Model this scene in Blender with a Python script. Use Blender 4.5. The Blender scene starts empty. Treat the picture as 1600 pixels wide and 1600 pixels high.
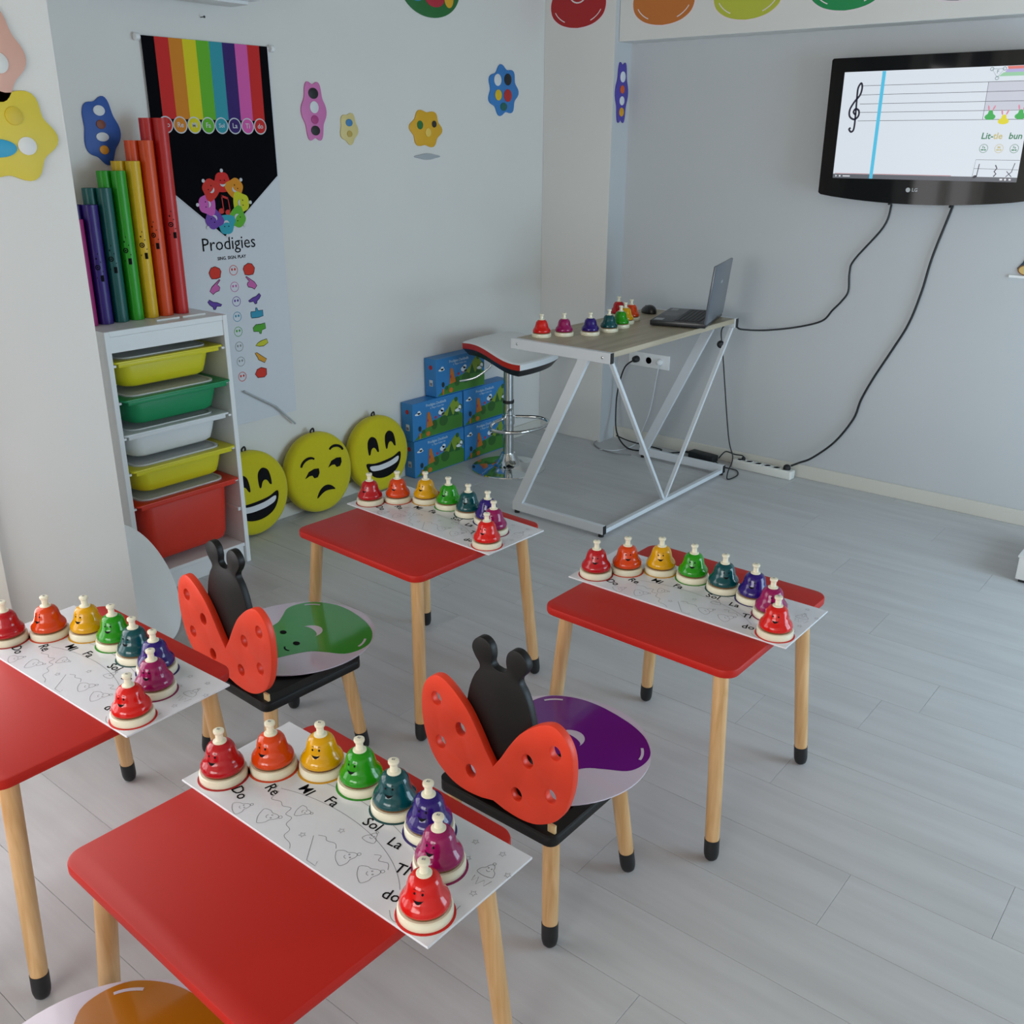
import bpy, bmesh, math, random
from mathutils import Vector, Matrix
random.seed(7)
PI = math.pi
scene = bpy.context.scene
col = scene.collection

# ------------------------------------------------------------------ camera
YAW, PITCH, ROLL, FPX, CAMH = 0.680806, 0.364114, 0.004766, 1509.789, 1.5
def camera_basis():
    f0 = Vector((-math.sin(YAW), math.cos(YAW), 0)); r0 = Vector((math.cos(YAW), math.sin(YAW), 0)); u0 = Vector((0, 0, 1))
    f = f0*math.cos(PITCH) - u0*math.sin(PITCH); u = u0*math.cos(PITCH) + f0*math.sin(PITCH)
    r2 = r0*math.cos(ROLL) + u*math.sin(ROLL); u2 = -r0*math.sin(ROLL) + u*math.cos(ROLL)
    return r2, u2, f
cd = bpy.data.cameras.new('camera'); cam = bpy.data.objects.new('camera', cd); col.objects.link(cam)
cd.sensor_width = 36; cd.sensor_fit = 'HORIZONTAL'; cd.lens = 36*FPX/1600; cd.clip_start = .02
_r, _u, _f = camera_basis()
m = Matrix((( _r.x, _u.x, -_f.x, 0), (_r.y, _u.y, -_f.y, 0), (_r.z, _u.z, -_f.z, CAMH), (0, 0, 0, 1)))
cam.matrix_world = m
scene.camera = cam

# ------------------------------------------------------------------ world, light, exposure
w = bpy.data.worlds.new('daylight'); scene.world = w; w.use_nodes = True
bg = w.node_tree.nodes['Background']; bg.inputs[0].default_value = (.75, .86, 1, 1); bg.inputs[1].default_value = .3
scene.view_settings.view_transform = 'Standard'; scene.view_settings.look = 'None'
scene.view_settings.gamma = 1; scene.view_settings.use_curve_mapping = False
scene.view_settings.exposure = 0.0
def area(name, loc, direction, sx, sy, power, color):
    l = bpy.data.lights.new(name, 'AREA'); l.shape = 'RECTANGLE'; l.size = sx; l.size_y = sy; l.energy = power; l.color = color
    o = bpy.data.objects.new(name, l); col.objects.link(o); o.location = loc
    o.rotation_euler = Vector(direction).to_track_quat('-Z', 'Z').to_euler()
    return o
# daylight at the three windows of the room (left balcony door, windows behind the camera, right window)
area('daylight_left_window', (-2.53, -.13, 1.2), (1, 0, 0), 1.7, 2.0, 36, (1, .97, .98))
area('daylight_rear_window', (-.5, -3.71, 1.45), (0, 1, 0), 2.9, 1.6, 122, (1, 1, .98))
area('daylight_right_window', (1.43, 3.15, 1.0), (-1, 0, 0), 1.6, 1.7, 64, (.62, .84, 1))

# ------------------------------------------------------------------ measured room
XB, XP, YP, YT = -3.192, -2.779, 4.177, 4.32     # left wall, pillar side, pillar front, back (tv) wall
YBEAM, ZBEAM, CEIL = 4.207, 1.949, 2.62
XPART, YPART = -2.41, 1.262                        # partition at the left
XR, YF = 1.32, -3.6                              # right wall, wall behind the camera

# ------------------------------------------------------------------ materials
def lin(c):
    if isinstance(c, str):
        c = c.lstrip('#'); c = [int(c[i:i+2], 16)/255 for i in (0, 2, 4)]
    return tuple((v/12.92 if v <= .04045 else ((v+.055)/1.055)**2.4) for v in c) + (1,)
MATS = {}
def mat(name, color, rough=.5, metal=0, coat=0, noise=0, nscale=30, bump=0, emit=0, spec=.5, trans=0, alpha=1, randv=0, stretch=None, sheen=0):
    if name in MATS: return MATS[name]
    m = bpy.data.materials.new(name); m.use_nodes = True; nt = m.node_tree; b = nt.nodes['Principled BSDF']
    c = lin(color); b.inputs['Base Color'].default_value = c; b.inputs['Roughness'].default_value = rough
    b.inputs['Metallic'].default_value = metal; b.inputs['Coat Weight'].default_value = coat; b.inputs['Coat Roughness'].default_value = .06
    b.inputs['Specular IOR Level'].default_value = spec
    if sheen: b.inputs['Sheen Weight'].default_value = sheen
    if trans: b.inputs['Transmission Weight'].default_value = trans
    if alpha < 1: b.inputs['Alpha'].default_value = alpha
    if emit:
        b.inputs['Emission Color'].default_value = c; b.inputs['Emission Strength'].default_value = emit
        b.inputs['Base Color'].default_value = (0.01, 0.01, 0.01, 1)
    if noise or bump or randv:
        tc = nt.nodes.new('ShaderNodeTexCoord'); mp = nt.nodes.new('ShaderNodeMapping')
        nt.links.new(tc.outputs['Object'], mp.inputs[0])
        if stretch: mp.inputs['Scale'].default_value = stretch
        nz = nt.nodes.new('ShaderNodeTexNoise'); nz.inputs['Scale'].default_value = nscale; nz.inputs['Detail'].default_value = 5
        nt.links.new(mp.outputs[0], nz.inputs['Vector'])
        if noise or randv:
            mx = nt.nodes.new('ShaderNodeHueSaturation'); mx.inputs['Color'].default_value = c
            mr = nt.nodes.new('ShaderNodeMapRange'); mr.inputs[1].default_value = .25; mr.inputs[2].default_value = .75
            mr.inputs[3].default_value = 1-noise; mr.inputs[4].default_value = 1+noise
            nt.links.new(nz.outputs['Fac'], mr.inputs[0])
            if randv:
                oi = nt.nodes.new('ShaderNodeObjectInfo'); r2 = nt.nodes.new('ShaderNodeMapRange')
                r2.inputs[3].default_value = 1-randv; r2.inputs[4].default_value = 1+randv
                nt.links.new(oi.outputs['Random'], r2.inputs[0])
                mu = nt.nodes.new('ShaderNodeMath'); mu.operation = 'MULTIPLY'
                nt.links.new(mr.outputs[0], mu.inputs[0]); nt.links.new(r2.outputs[0], mu.inputs[1]); nt.links.new(mu.outputs[0], mx.inputs['Value'])
            else: nt.links.new(mr.outputs[0], mx.inputs['Value'])
            nt.links.new(mx.outputs[0], b.inputs['Base Color'])
        if bump:
            bp = nt.nodes.new('ShaderNodeBump'); bp.inputs['Strength'].default_value = bump; bp.inputs['Distance'].default_value = .002
            nt.links.new(nz.outputs['Fac'], bp.inputs['Height']); nt.links.new(bp.outputs[0], b.inputs['Normal'])
    MATS[name] = m
    return m
def wood_mat(name, c1, c2, rough=.45, scale=(60, 60, 3), coat=.2):
    if name in MATS: return MATS[name]
    m = bpy.data.materials.new(name); m.use_nodes = True; nt = m.node_tree; b = nt.nodes['Principled BSDF']
    tc = nt.nodes.new('ShaderNodeTexCoord'); mp = nt.nodes.new('ShaderNodeMapping'); mp.inputs['Scale'].default_value = scale
    oi = nt.nodes.new('ShaderNodeObjectInfo'); ad = nt.nodes.new('ShaderNodeVectorMath'); ad.operation = 'ADD'
    nt.links.new(tc.outputs['Object'], ad.inputs[0])
    ml = nt.nodes.new('ShaderNodeMath'); ml.operation = 'MULTIPLY'; ml.inputs[1].default_value = 9
    nt.links.new(oi.outputs['Random'], ml.inputs[0]); nt.links.new(ml.outputs[0], ad.inputs[1]); nt.links.new(ad.outputs[0], mp.inputs[0])
    nz = nt.nodes.new('ShaderNodeTexNoise'); nz.inputs['Scale'].default_value = 1; nz.inputs['Detail'].default_value = 6; nz.inputs['Distortion'].default_value = .6
    nt.links.new(mp.outputs[0], nz.inputs['Vector'])
    cr = nt.nodes.new('ShaderNodeValToRGB'); cr.color_ramp.elements[0].position = .32; cr.color_ramp.elements[1].position = .68
    cr.color_ramp.elements[0].color = lin(c1); cr.color_ramp.elements[1].color = lin(c2)
    nt.links.new(nz.outputs['Fac'], cr.inputs[0]); nt.links.new(cr.outputs[0], b.inputs['Base Color'])
    b.inputs['Roughness'].default_value = rough; b.inputs['Coat Weight'].default_value = coat
    bp = nt.nodes.new('ShaderNodeBump'); bp.inputs['Strength'].default_value = .08; bp.inputs['Distance'].default_value = .001
    nt.links.new(nz.outputs['Fac'], bp.inputs['Height']); nt.links.new(bp.outputs[0], b.inputs['Normal'])
    MATS[name] = m
    return m
M_wall = mat('painted_wall', '#dcdbd8', .75, noise=.015, nscale=3, bump=.05)
M_ceil = mat('painted_ceiling', '#a79f90', .85)
M_plank = None
M_white = mat('white_lacquer', '#e9ebec', .35)
M_cream = mat('cream_trim', '#e6e2d4', .5)
M_red = mat('red_lacquer', '#b81f14', .5, spec=.3, noise=.02, nscale=4)
M_redwing = mat('red_painted_mdf', '#ee4122', .42, noise=.015, nscale=6)
M_black = mat('black_painted_mdf', '#0d0d0d', .45, spec=.35)
M_cap = mat('black_rubber_cap', '#17181a', .45)
M_leg = wood_mat('beech_leg', '#c79a63', '#dcb483', .4, (70, 70, 5))
M_bwhite = mat('cream_plastic', '#e8e3cb', .3, coat=.3)
M_bgap = mat('brass_edge', '#7c5a3a', .4, metal=.4)
M_ink = mat('black_ink', '#0e0e11', .8, spec=.15)
M_line = mat('grey_line_ink', '#85868c', .6)
M_mat = mat('laminated_sheet', '#dddfe6', .22, coat=.3)
M_chrome = mat('chrome', '#d8dcde', .08, metal=1)
M_steel = mat('white_painted_steel', '#d9dee4', .4)
M_cable = mat('black_cable', '#16181b', .5)
M_wcable = mat('white_cable', '#c9ccd0', .5)

# ------------------------------------------------------------------ mesh helpers
def finish(me, smooth=True, angle=35):
    if smooth:
        for p in me.polygons: p.use_smooth = True
        me.set_sharp_from_angle(angle=math.radians(angle))
    return me
def mesh_bm(bm, name='m', smooth=True, angle=35):
    bmesh.ops.recalc_face_normals(bm, faces=bm.faces)
    me = bpy.data.meshes.new(name); bm.to_mesh(me); bm.free()
    return finish(me, smooth, angle)
def setmat(o, material):
    if len(o.data.materials) == 0: o.data.materials.append(None)
    o.material_slots[0].link = 'OBJECT'; o.material_slots[0].material = material
def link(name, me, material, parent=None, loc=None, mw=None, rot=None):
    me.name = name if me.users == 0 else me.name
    o = bpy.data.objects.new(name, me); col.objects.link(o); setmat(o, material)
    if parent is not None: o.parent = parent
    if mw is not None: o.matrix_local = mw
    if loc is not None: o.location = loc
    if rot is not None: o.rotation_euler = rot
    return o
def thing(name, label, cat, loc=(0, 0, 0), rz=0, group=None, mw=None):
    o = bpy.data.objects.new(name, None); col.objects.link(o); o.empty_display_size = .05
    o.location = loc; o.rotation_euler = (0, 0, rz)
    if mw is not None: o.matrix_world = mw
    tag(o, label, cat, group); return o
def tag(o, label, cat, group=None):
    o['label'] = label; o['category'] = cat
    if group: o['group'] = group
    return o
def struct(o): o['kind'] = 'structure'; return o
def add_box(bm, lo, hi, bev=0, seg=2):
    lo, hi = Vector(lo), Vector(hi)
    r = bmesh.ops.create_cube(bm, size=1)
    vs = r['verts']; c = (lo+hi)/2; s = hi-lo
    for v in vs: v.co = Vector((v.co.x*s.x, v.co.y*s.y, v.co.z*s.z)) + c
    if bev:
        es = list({e for v in vs for e in v.link_edges})
        bmesh.ops.bevel(bm, geom=es, offset=bev, segments=seg, profile=.5, affect='EDGES')
def box(lo, hi, bev=0, seg=2):
    bm = bmesh.new(); add_box(bm, lo, hi, bev, seg); return mesh_bm(bm)
def boxes(lst, bev=0):
    bm = bmesh.new()
    for lo, hi in lst: add_box(bm, lo, hi, bev)
    return mesh_bm(bm)
def add_lathe(bm, prof, n=32, cap=True, M=None):
    rings = []
    for r, z in prof:
        ring = []
        for k in range(n):
            a = 2*PI*k/n; v = Vector((r*math.cos(a), r*math.sin(a), z)); ring.append(bm.verts.new(M @ v if M else v))
        rings.append(ring)
    for a, b in zip(rings, rings[1:]):
        for k in range(n): bm.faces.new((a[k], a[(k+1) % n], b[(k+1) % n], b[k]))
    if cap:
        if prof[0][0] > 1e-5: bm.faces.new(rings[0][::-1])
        if prof[-1][0] > 1e-5: bm.faces.new(rings[-1])
    bmesh.ops.remove_doubles(bm, verts=[v for r in rings for v in r], dist=1e-6)
def lathe(prof, n=32, cap=True, angle=35):
    bm = bmesh.new(); add_lathe(bm, prof, n, cap); return mesh_bm(bm, angle=angle)
def smooth_path(pts, sub=6, closed=False):
    P = [Vector(p) for p in pts]; n = len(P); out = []
    if n < 3: return P
    rng = n if closed else n-1
    for i in range(rng):
        if closed: p0, p1, p2, p3 = P[(i-1) % n], P[i], P[(i+1) % n], P[(i+2) % n]
        else: p0, p1, p2, p3 = P[max(i-1, 0)], P[i], P[i+1], P[min(i+2, n-1)]
        for k in range(sub):
            t = k/sub
            out.append(.5*((2*p1)+(-p0+p2)*t+(2*p0-5*p1+4*p2-p3)*t*t+(-p0+3*p1-3*p2+p3)*t**3))
    if not closed: out.append(P[-1])
    return out
def add_tube(bm, pts, r, n=10, closed=False, radii=None):
    P = [Vector(p) for p in pts]; N = len(P); rings = []
    up = None
    for i in range(N):
        if closed: t = (P[(i+1) % N]-P[(i-1) % N])
        else: t = P[min(i+1, N-1)]-P[max(i-1, 0)]
        t.normalize()
        if up is None:
            up = Vector((0, 0, 1)) if abs(t.z) < .9 else Vector((1, 0, 0))
        up = (up - t*up.dot(t)); up = up.normalized() if up.length > 1e-6 else t.orthogonal().normalized()
        s = t.cross(up); rr = radii[i] if radii else r
        rings.append([bm.verts.new(P[i]+(up*math.cos(2*PI*k/n)+s*math.sin(2*PI*k/n))*rr) for k in range(n)])
    for i in range(N if closed else N-1):
        a, b = rings[i], rings[(i+1) % N]
        for k in range(n): bm.faces.new((a[k], a[(k+1) % n], b[(k+1) % n], b[k]))
    if not closed: bm.faces.new(rings[0][::-1]); bm.faces.new(rings[-1])
def tube(pts, r, n=10, closed=False, smooth=0):
    if smooth: pts = smooth_path(pts, smooth, closed)
    bm = bmesh.new(); add_tube(bm, pts, r, n, closed); return mesh_bm(bm, angle=50)
def bar(bm, a, b, wv, tv):
    """flat bar from a to b with half-extent vectors wv, tv"""
    a, b, wv, tv = Vector(a), Vector(b), Vector(wv), Vector(tv)
    q = [[p+s*wv+t*tv for s, t in ((-1, -1), (1, -1), (1, 1), (-1, 1))] for p in (a, b)]
    V = [[bm.verts.new(v) for v in r] for r in q]
    bm.faces.new(V[0][::-1]); bm.faces.new(V[1])
    for k in range(4): bm.faces.new((V[0][k], V[0][(k+1) % 4], V[1][(k+1) % 4], V[1][k]))
def add_prism(bm, outline, z0, z1, holes=(), bev=0):
    """extruded outline in XY with holes"""
    def loop(pts, z): return [bm.verts.new((p[0], p[1], z)) for p in pts]
    tops = []; bots = []
    for L in [outline]+list(holes):
        tops.append(loop(L, z1)); bots.append(loop(L, z0))
    new_top = []
    for loops, top in ((tops, True), (bots, False)):
        es = []
        for L in loops:
            for i in range(len(L)): es.append(bm.edges.new((L[i], L[(i+1) % len(L)])))
        r = bmesh.ops.triangle_fill(bm, use_beauty=True, use_dissolve=False, edges=es, normal=(0, 0, 1))
    for T, B in zip(tops, bots):
        n = len(T)
        for i in range(n): bm.faces.new((B[i], B[(i+1) % n], T[(i+1) % n], T[i]))
    if bev:
        bmesh.ops.recalc_face_normals(bm, faces=bm.faces)
        es = []
        for L in tops+bots:
            for i in range(len(L)):
                e = bm.edges.get((L[i], L[(i+1) % len(L)]))
                if e: es.append(e)
        bmesh.ops.bevel(bm, geom=es, offset=bev, segments=2, profile=.5, affect='EDGES')
def prism(outline, z0, z1, holes=(), bev=0, angle=35):
    bm = bmesh.new(); add_prism(bm, outline, z0, z1, holes, bev); return mesh_bm(bm, angle=angle)
def poly_sheet(lst, z0=0, z1=.0006):
    bm = bmesh.new()
    for o in lst: add_prism(bm, o, z0, z1)
    return mesh_bm(bm, smooth=False)
def ell(cx, cy, rx, ry=None, rot=0, n=28, a0=0, a1=2*PI):
    ry = rx if ry is None else ry; out = []
    full = abs(a1-a0-2*PI) < 1e-6
    for k in range(n):
        a = a0+(a1-a0)*k/(n if full else n-1); x, y = rx*math.cos(a), ry*math.sin(a)
        out.append((cx+x*math.cos(rot)-y*math.sin(rot), cy+x*math.sin(rot)+y*math.cos(rot)))
    return out
def rrect(x0, y0, x1, y1, r, n=6):
    out = []
    for cx, cy, a in ((x1-r, y1-r, 0), (x0+r, y1-r, PI/2), (x0+r, y0+r, PI), (x1-r, y0+r, 1.5*PI)):
        for k in range(n+1): out.append((cx+r*math.cos(a+PI/2*k/n), cy+r*math.sin(a+PI/2*k/n)))
    return out
def ribbon_poly(pts, wd, closed=False):
    P = [Vector((p[0], p[1])) for p in pts]; n = len(P); L = []; R = []
    for i in range(n):
        if closed: t = P[(i+1) % n]-P[(i-1) % n]
        else: t = P[min(i+1, n-1)]-P[max(i-1, 0)]
        if t.length < 1e-9: t = Vector((1, 0))
        t.normalize(); nn = Vector((-t.y, t.x)); ww = wd if not callable(wd) else wd(i/(n-1))
        L.append(P[i]+nn*ww/2); R.append(P[i]-nn*ww/2)
    return L, R
def add_ribbon(bm, pts, wd, z=0, closed=False):
    L, R = ribbon_poly(pts, wd, closed); n = len(L)
    a = [bm.verts.new((p.x, p.y, z)) for p in L]; b = [bm.verts.new((p.x, p.y, z)) for p in R]
    for i in range(n if closed else n-1):
        j = (i+1) % n
        try: bm.faces.new((b[i], b[j], a[j], a[i]))
        except ValueError: pass
def ribbons(lst, wd, z=0):
    bm = bmesh.new()
    for pts, closed in lst: add_ribbon(bm, pts, wd, z, closed)
    me = bpy.data.meshes.new('line'); bm.to_mesh(me); bm.free(); return me
def sp2(pts, sub=6, closed=False): return [(v.x, v.y) for v in smooth_path([(p[0], p[1], 0) for p in pts], sub, closed)]
def text_mesh(body, size, align='CENTER', bold=0, extrude=.0002, spacing=1.0, shear=0):
    cu = bpy.data.curves.new('lettering', 'FONT'); cu.body = body; cu.size = size; cu.align_x = align; cu.align_y = 'CENTER'
    cu.extrude = extrude; cu.offset = bold; cu.space_character = spacing; cu.resolution_u = 2; cu.shear = shear
    o = bpy.data.objects.new('lettering', cu); col.objects.link(o)
    dg = bpy.context.evaluated_depsgraph_get(); me = bpy.data.meshes.new_from_object(o.evaluated_get(dg))
    bpy.data.objects.remove(o); bpy.data.curves.remove(cu)
    me.materials.clear(); return me
def frame(o, u, v):
    u, v = Vector(u).normalized(), Vector(v).normalized(); n = u.cross(v)
    return Matrix(((u.x, v.x, n.x, o[0]), (u.y, v.y, n.y, o[1]), (u.z, v.z, n.z, o[2]), (0, 0, 0, 1)))
def wall_x(x, y, z): return frame((x, y, z), (0, 1, 0), (0, 0, 1))     # faces +x
def wall_y(x, y, z): return frame((x, y, z), (1, 0, 0), (0, 0, 1))     # faces -y
def copy_thing(root, mw, label, mats=None):
    r = root.copy(); col.objects.link(r); r.matrix_world = mw; r['label'] = label
    for ch in root.children:
        c = ch.copy(); col.objects.link(c); c.parent = r
        for g in ch.children:
            d = g.copy(); col.objects.link(d); d.parent = c
    return r

# ------------------------------------------------------------------ structure
floor = struct(link('floor', box((XB-.1, YF-.1, -.06), (XR+.1, YT+.1, -.004)), mat('floor_joint', '#a3a2a1', .8)))
def plank_mat():
    m = bpy.data.materials.new('pale_vinyl_plank'); m.use_nodes = True; nt = m.node_tree; b = nt.nodes['Principled BSDF']
    tc = nt.nodes.new('ShaderNodeTexCoord'); oi = nt.nodes.new('ShaderNodeObjectInfo')
    ml = nt.nodes.new('ShaderNodeVectorMath'); ml.operation = 'SCALE'; ml.inputs['Scale'].default_value = 1
    cb = nt.nodes.new('ShaderNodeCombineXYZ'); k = nt.nodes.new('ShaderNodeMath'); k.operation = 'MULTIPLY'; k.inputs[1].default_value = 40
    nt.links.new(oi.outputs['Random'], k.inputs[0]); nt.links.new(k.outputs[0], cb.inputs[0]); nt.links.new(k.outputs[0], cb.inputs[1])
    ad = nt.nodes.new('ShaderNodeVectorMath'); ad.operation = 'ADD'; nt.links.new(tc.outputs['Object'], ad.inputs[0]); nt.links.new(cb.outputs[0], ad.inputs[1])
    mp = nt.nodes.new('ShaderNodeMapping'); mp.inputs['Scale'].default_value = (1.6, 16, 1); nt.links.new(ad.outputs[0], mp.inputs[0])
    nz = nt.nodes.new('ShaderNodeTexNoise'); nz.inputs['Scale'].default_value = 1; nz.inputs['Detail'].default_value = 7; nz.inputs['Roughness'].default_value = .6
    nt.links.new(mp.outputs[0], nz.inputs['Vector'])
    cr = nt.nodes.new('ShaderNodeValToRGB'); e = cr.color_ramp.elements
    e[0].position = .28; e[0].color = lin('#bbbbbd'); e[1].position = .62; e[1].color = lin('#c8c9cb')
    nt.links.new(nz.outputs['Fac'], cr.inputs[0])
    hs = nt.nodes.new('ShaderNodeHueSaturation'); mr = nt.nodes.new('ShaderNodeMapRange'); mr.inputs[3].default_value = .985; mr.inputs[4].default_value = 1.015
    nt.links.new(oi.outputs['Random'], mr.inputs[0]); nt.links.new(mr.outputs[0], hs.inputs['Value']); nt.links.new(cr.outputs[0], hs.inputs['Color'])
    nt.links.new(hs.outputs[0], b.inputs['Base Color'])
    b.inputs['Roughness'].default_value = .42
    bp = nt.nodes.new('ShaderNodeBump'); bp.inputs['Strength'].default_value = .04; bp.inputs['Distance'].default_value = .001
    nt.links.new(nz.outputs['Fac'], bp.inputs['Height']); nt.links.new(bp.outputs[0], b.inputs['Normal'])
    return m
M_plank = plank_mat()
PW, PL = .19, 1.22
pme = box((0, 0, -.004), (PL-.0008, PW-.0008, 0), .0004, 1)
joint = {0: -.49, 1: -.2, 3: -.963, 4: -.69, 5: -.585}
clipped = {}
row = 0; first = int(math.floor((YF-1.607)/PW))
for j in range(first, int(math.ceil((YT-1.607)/PW))):
    y = 1.607+j*PW
    x0 = joint.get(j, -.49+((j*5) % 13)/13*PL)
    k0 = math.floor((XB-x0)/PL)
    for k in range(int(k0), 8):
        x = x0+k*PL
        if x > XR: break
        lo, hi = max(x, XB), min(x+PL-.0012, XR); ylo, yhi = max(y, YF), min(y+PW-.0012, YT)
        if hi-lo < .02 or yhi-ylo < .01: continue
        if hi-lo > PL-.003 and yhi-ylo > PW-.003: me = pme; at = (x, y, 0)
        else: me = box((0, 0, -.004), (hi-lo, yhi-ylo, 0), .0006, 1); at = (lo, ylo, 0)
        link('plank', me, M_plank, floor, at)
struct(link('ceiling', box((XB-.1, YF-.1, CEIL), (XR+.1, YT+.1, CEIL+.08)), M_ceil))
struct(link('wall_left', box((XB-.1, .2, 0), (XB, YT+.1, CEIL)), M_wall))
M_grey = mat('pale_grey_wall_paint', '#c0c3c6', .75, noise=.015, nscale=3, bump=.05)
struct(link('wall_back', box((XB-.1, YT, 0), (XR+.1, YT+.1, CEIL)), M_grey))
struct(link('wall_recess_side', box((XP-.001, YP+.001, 0), (XP+.001, YT, CEIL)), M_grey))
struct(link('wall_pillar', box((XB, YP, 0), (XP, YT, CEIL), .002, 1), M_wall))
struct(link('wall_beam', box((XP+.002, YBEAM, ZBEAM), (XR, YT, CEIL), .002, 1), M_wall))
# partition with the balcony door beyond the left edge of the picture
struct(link('wall_partition', boxes([((XPART-.35, .92, 0), (XPART, YPART, CEIL)), ((XPART-.1, YF, 2.3), (XPART, .92, CEIL)), ((XPART-.1, YF, 0), (XPART, -1.0, 2.3))]), M_wall))
struct(link('wall_recess', box((XB, .1, 0), (XPART-.35, .2, CEIL)), M_wall))
struct(link('window_1', boxes([((XPART-.06, .86, 0), (XPART+.015, .922, 2.3)), ((XPART-.06, -1.0, 0), (XPART+.015, -.94, 2.3)), ((XPART-.06, -.94, 2.24), (XPART+.015, .86, 2.3)), ((XPART-.06, -.94, 0), (XPART+.01, .86, .08)), ((XPART-.06, -.05, .08), (XPART+.01, .03, 2.24))]), mat('white_upvc', '#eeede6', .35)))
WX0, WX1 = -2.0, 1.0
struct(link('wall_front', boxes([((XPART, YF-.1, 0), (XR, YF, .6)), ((XPART, YF-.1, 2.3), (XR, YF, CEIL)), ((XPART, YF-.1, .6), (WX0, YF, 2.3)), ((WX1, YF-.1, .6), (XR, YF, 2.3))]), M_wall))
struct(link('window_2', boxes([((WX0, YF-.07, .6), (WX0+.06, YF+.01, 2.3)), ((WX1-.06, YF-.07, .6), (WX1, YF+.01, 2.3)), ((WX0+.06, YF-.07, .6), (WX1-.06, YF+.01, .66)), ((WX0+.06, YF-.07, 2.24), (WX1-.06, YF+.01, 2.3)), ((-.54, YF-.06, .66), (-.46, YF, 2.24)), ((WX0+.06, YF-.05, 1.5), (-.54, YF, 1.55)), ((-.46, YF-.05, 1.5), (WX1-.06, YF, 1.55))]), MATS['white_upvc']))
WY0, WY1 = 2.3, 4.0
struct(link('wall_right', boxes([((XR, YF-.1, 0), (XR+.1, YT+.1, .1)), ((XR, YF-.1, 1.9), (XR+.1, YT+.1, CEIL)), ((XR, YF-.1, .1), (XR+.1, WY0, 1.9)), ((XR, WY1, .1), (XR+.1, YT+.1, 1.9))]), M_wall))
struct(link('window_3', boxes([((XR-.01, WY0, .1), (XR+.07, WY0+.06, 1.9)), ((XR-.01, WY1-.06, .1), (XR+.07, WY1, 1.9)), ((XR-.01, WY0+.06, .1), (XR+.07, WY1-.06, .16)), ((XR-.01, WY0+.06, 1.84), (XR+.07, WY1-.06, 1.9)), ((XR, 3.12, .16), (XR+.06, 3.19, 1.84))]), MATS['white_upvc']))
M_base = mat('baseboard_paint', '#d2cfc6', .5)
struct(link('baseboard_back', box((XP+.002, YT-.013, 0), (XR, YT, .065), .002, 1), M_base))
struct(link('baseboard_left', box((XB, YPART, 0), (XB+.012, YP, .06), .002, 1), M_base))

# ------------------------------------------------------------------ tables
TW, TH = .497, .4845
def leg_geo(top, foot, r=.0165, caph=.052):
    """wood leg mesh + cap mesh between two points"""
    a, b = Vector(foot), Vector(top); d = (b-a); L = d.length; d.normalize()
    M = Matrix.Translation(a) @ Vector((0, 0, 1)).rotation_difference(d).to_matrix().to_4x4()
    bm = bmesh.new(); add_lathe(bm, [(r*.96, caph), (r, caph+.02), (r*1.03, L*.5), (r*1.03, L)], 20, True, M); wood = mesh_bm(bm)
    bm = bmesh.new(); add_lathe(bm, [(0, 0), (r*.55, .001), (r*.85, .006), (r*.98, .014), (r*1.03, .022), (r*1.03, caph+.001), (r*.9, caph+.001)], 20, True, M); cap = mesh_bm(bm)
    return wood, cap
top_me = prism(rrect(-TW/2, -TW/2, TW/2, TW/2, .034, 8), TH-.02, TH, bev=.004)
leg_me = {}
for sx in (-1, 1):
    for sy in (-1, 1):
        leg_me[sx, sy] = leg_geo((sx*(TW/2-.045), sy*(TW/2-.045), TH-.019), (sx*(TW/2-.012), sy*(TW/2-.012), 0))
TABLES = {
 'A': (-1.02274, .72932, -.02574, .01189, .09858, .02344),
 'B': (-1.80579, 1.8129, -.03893, -.00275, .09273, -.00076),
 'C': (-.98606, 1.88422, -.01238, -.00252, .03303, .01062),
 'D': (-1.78348, .74453, .01828, .00601, .08387, .01142)}
TDESC = {'A': 'nearest red table at the bottom of the picture', 'B': 'red table in front of the yellow emoji cushions', 'C': 'red table on the right, in front of the glass-less white steel desk', 'D': 'red table cut off by the left edge'}
TDESC['C'] = 'red table furthest right on the open floor'
TLAB = {'A': 'nearest red square kids table with round beech legs, at the bottom', 'B': 'red square kids table in front of the yellow emoji cushions', 'C': 'red square kids table furthest right on the open floor', 'D': 'red square kids table cut off by the left edge beside the partition'}
for k, (x, y, th, mx, my, mth) in TABLES.items():
    t = thing('kids_table', TLAB[k], 'table', (x, y, 0), th, 'red kids tables')
    link('tabletop', top_me, M_red, t)
    for s in leg_me:
        l = link('leg', leg_me[s][0], M_leg, t); c = link('leg_cap', leg_me[s][1], M_cap, l); c['label'] = 'black rubber leg cap'

# ------------------------------------------------------------------ note mats
MW, MD = .5784, .2292
BELL_XY = [(-.242, -.063), (-.195, .006), (-.127, .058), (-.042, .070), (.0452, .064), (.1275, .058), (.194, .010), (.243, -.071)]
NOTES = ['Do', 'Re', 'MI', 'Fa', 'Sol', 'La', 'TI', 'do']
TXT_XY = [(-.183, -.074), (-.147, -.034), (-.102, .001), (-.046, .008), (.047, .011), (.107, .003), (.156, -.031), (.183, -.079)]
TXT_ROT = [-.25, -.2, -.15, -.05, .05, .1, .2, .25]
BCOL = ['#b00f1b', '#d2400a', '#d59c00', '#1f8c0a', '#00464b', '#26106a', '#8e0c54', '#cf1510']
BNAME = ['dark red', 'orange', 'yellow', 'green', 'dark teal', 'indigo', 'magenta', 'bright red']
M_bell = [mat('bell_enamel_'+n.replace(' ', '_'), c, .13, coat=.1, spec=.45, noise=.01, nscale=8) for n, c in zip(BNAME, BCOL)]
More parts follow.
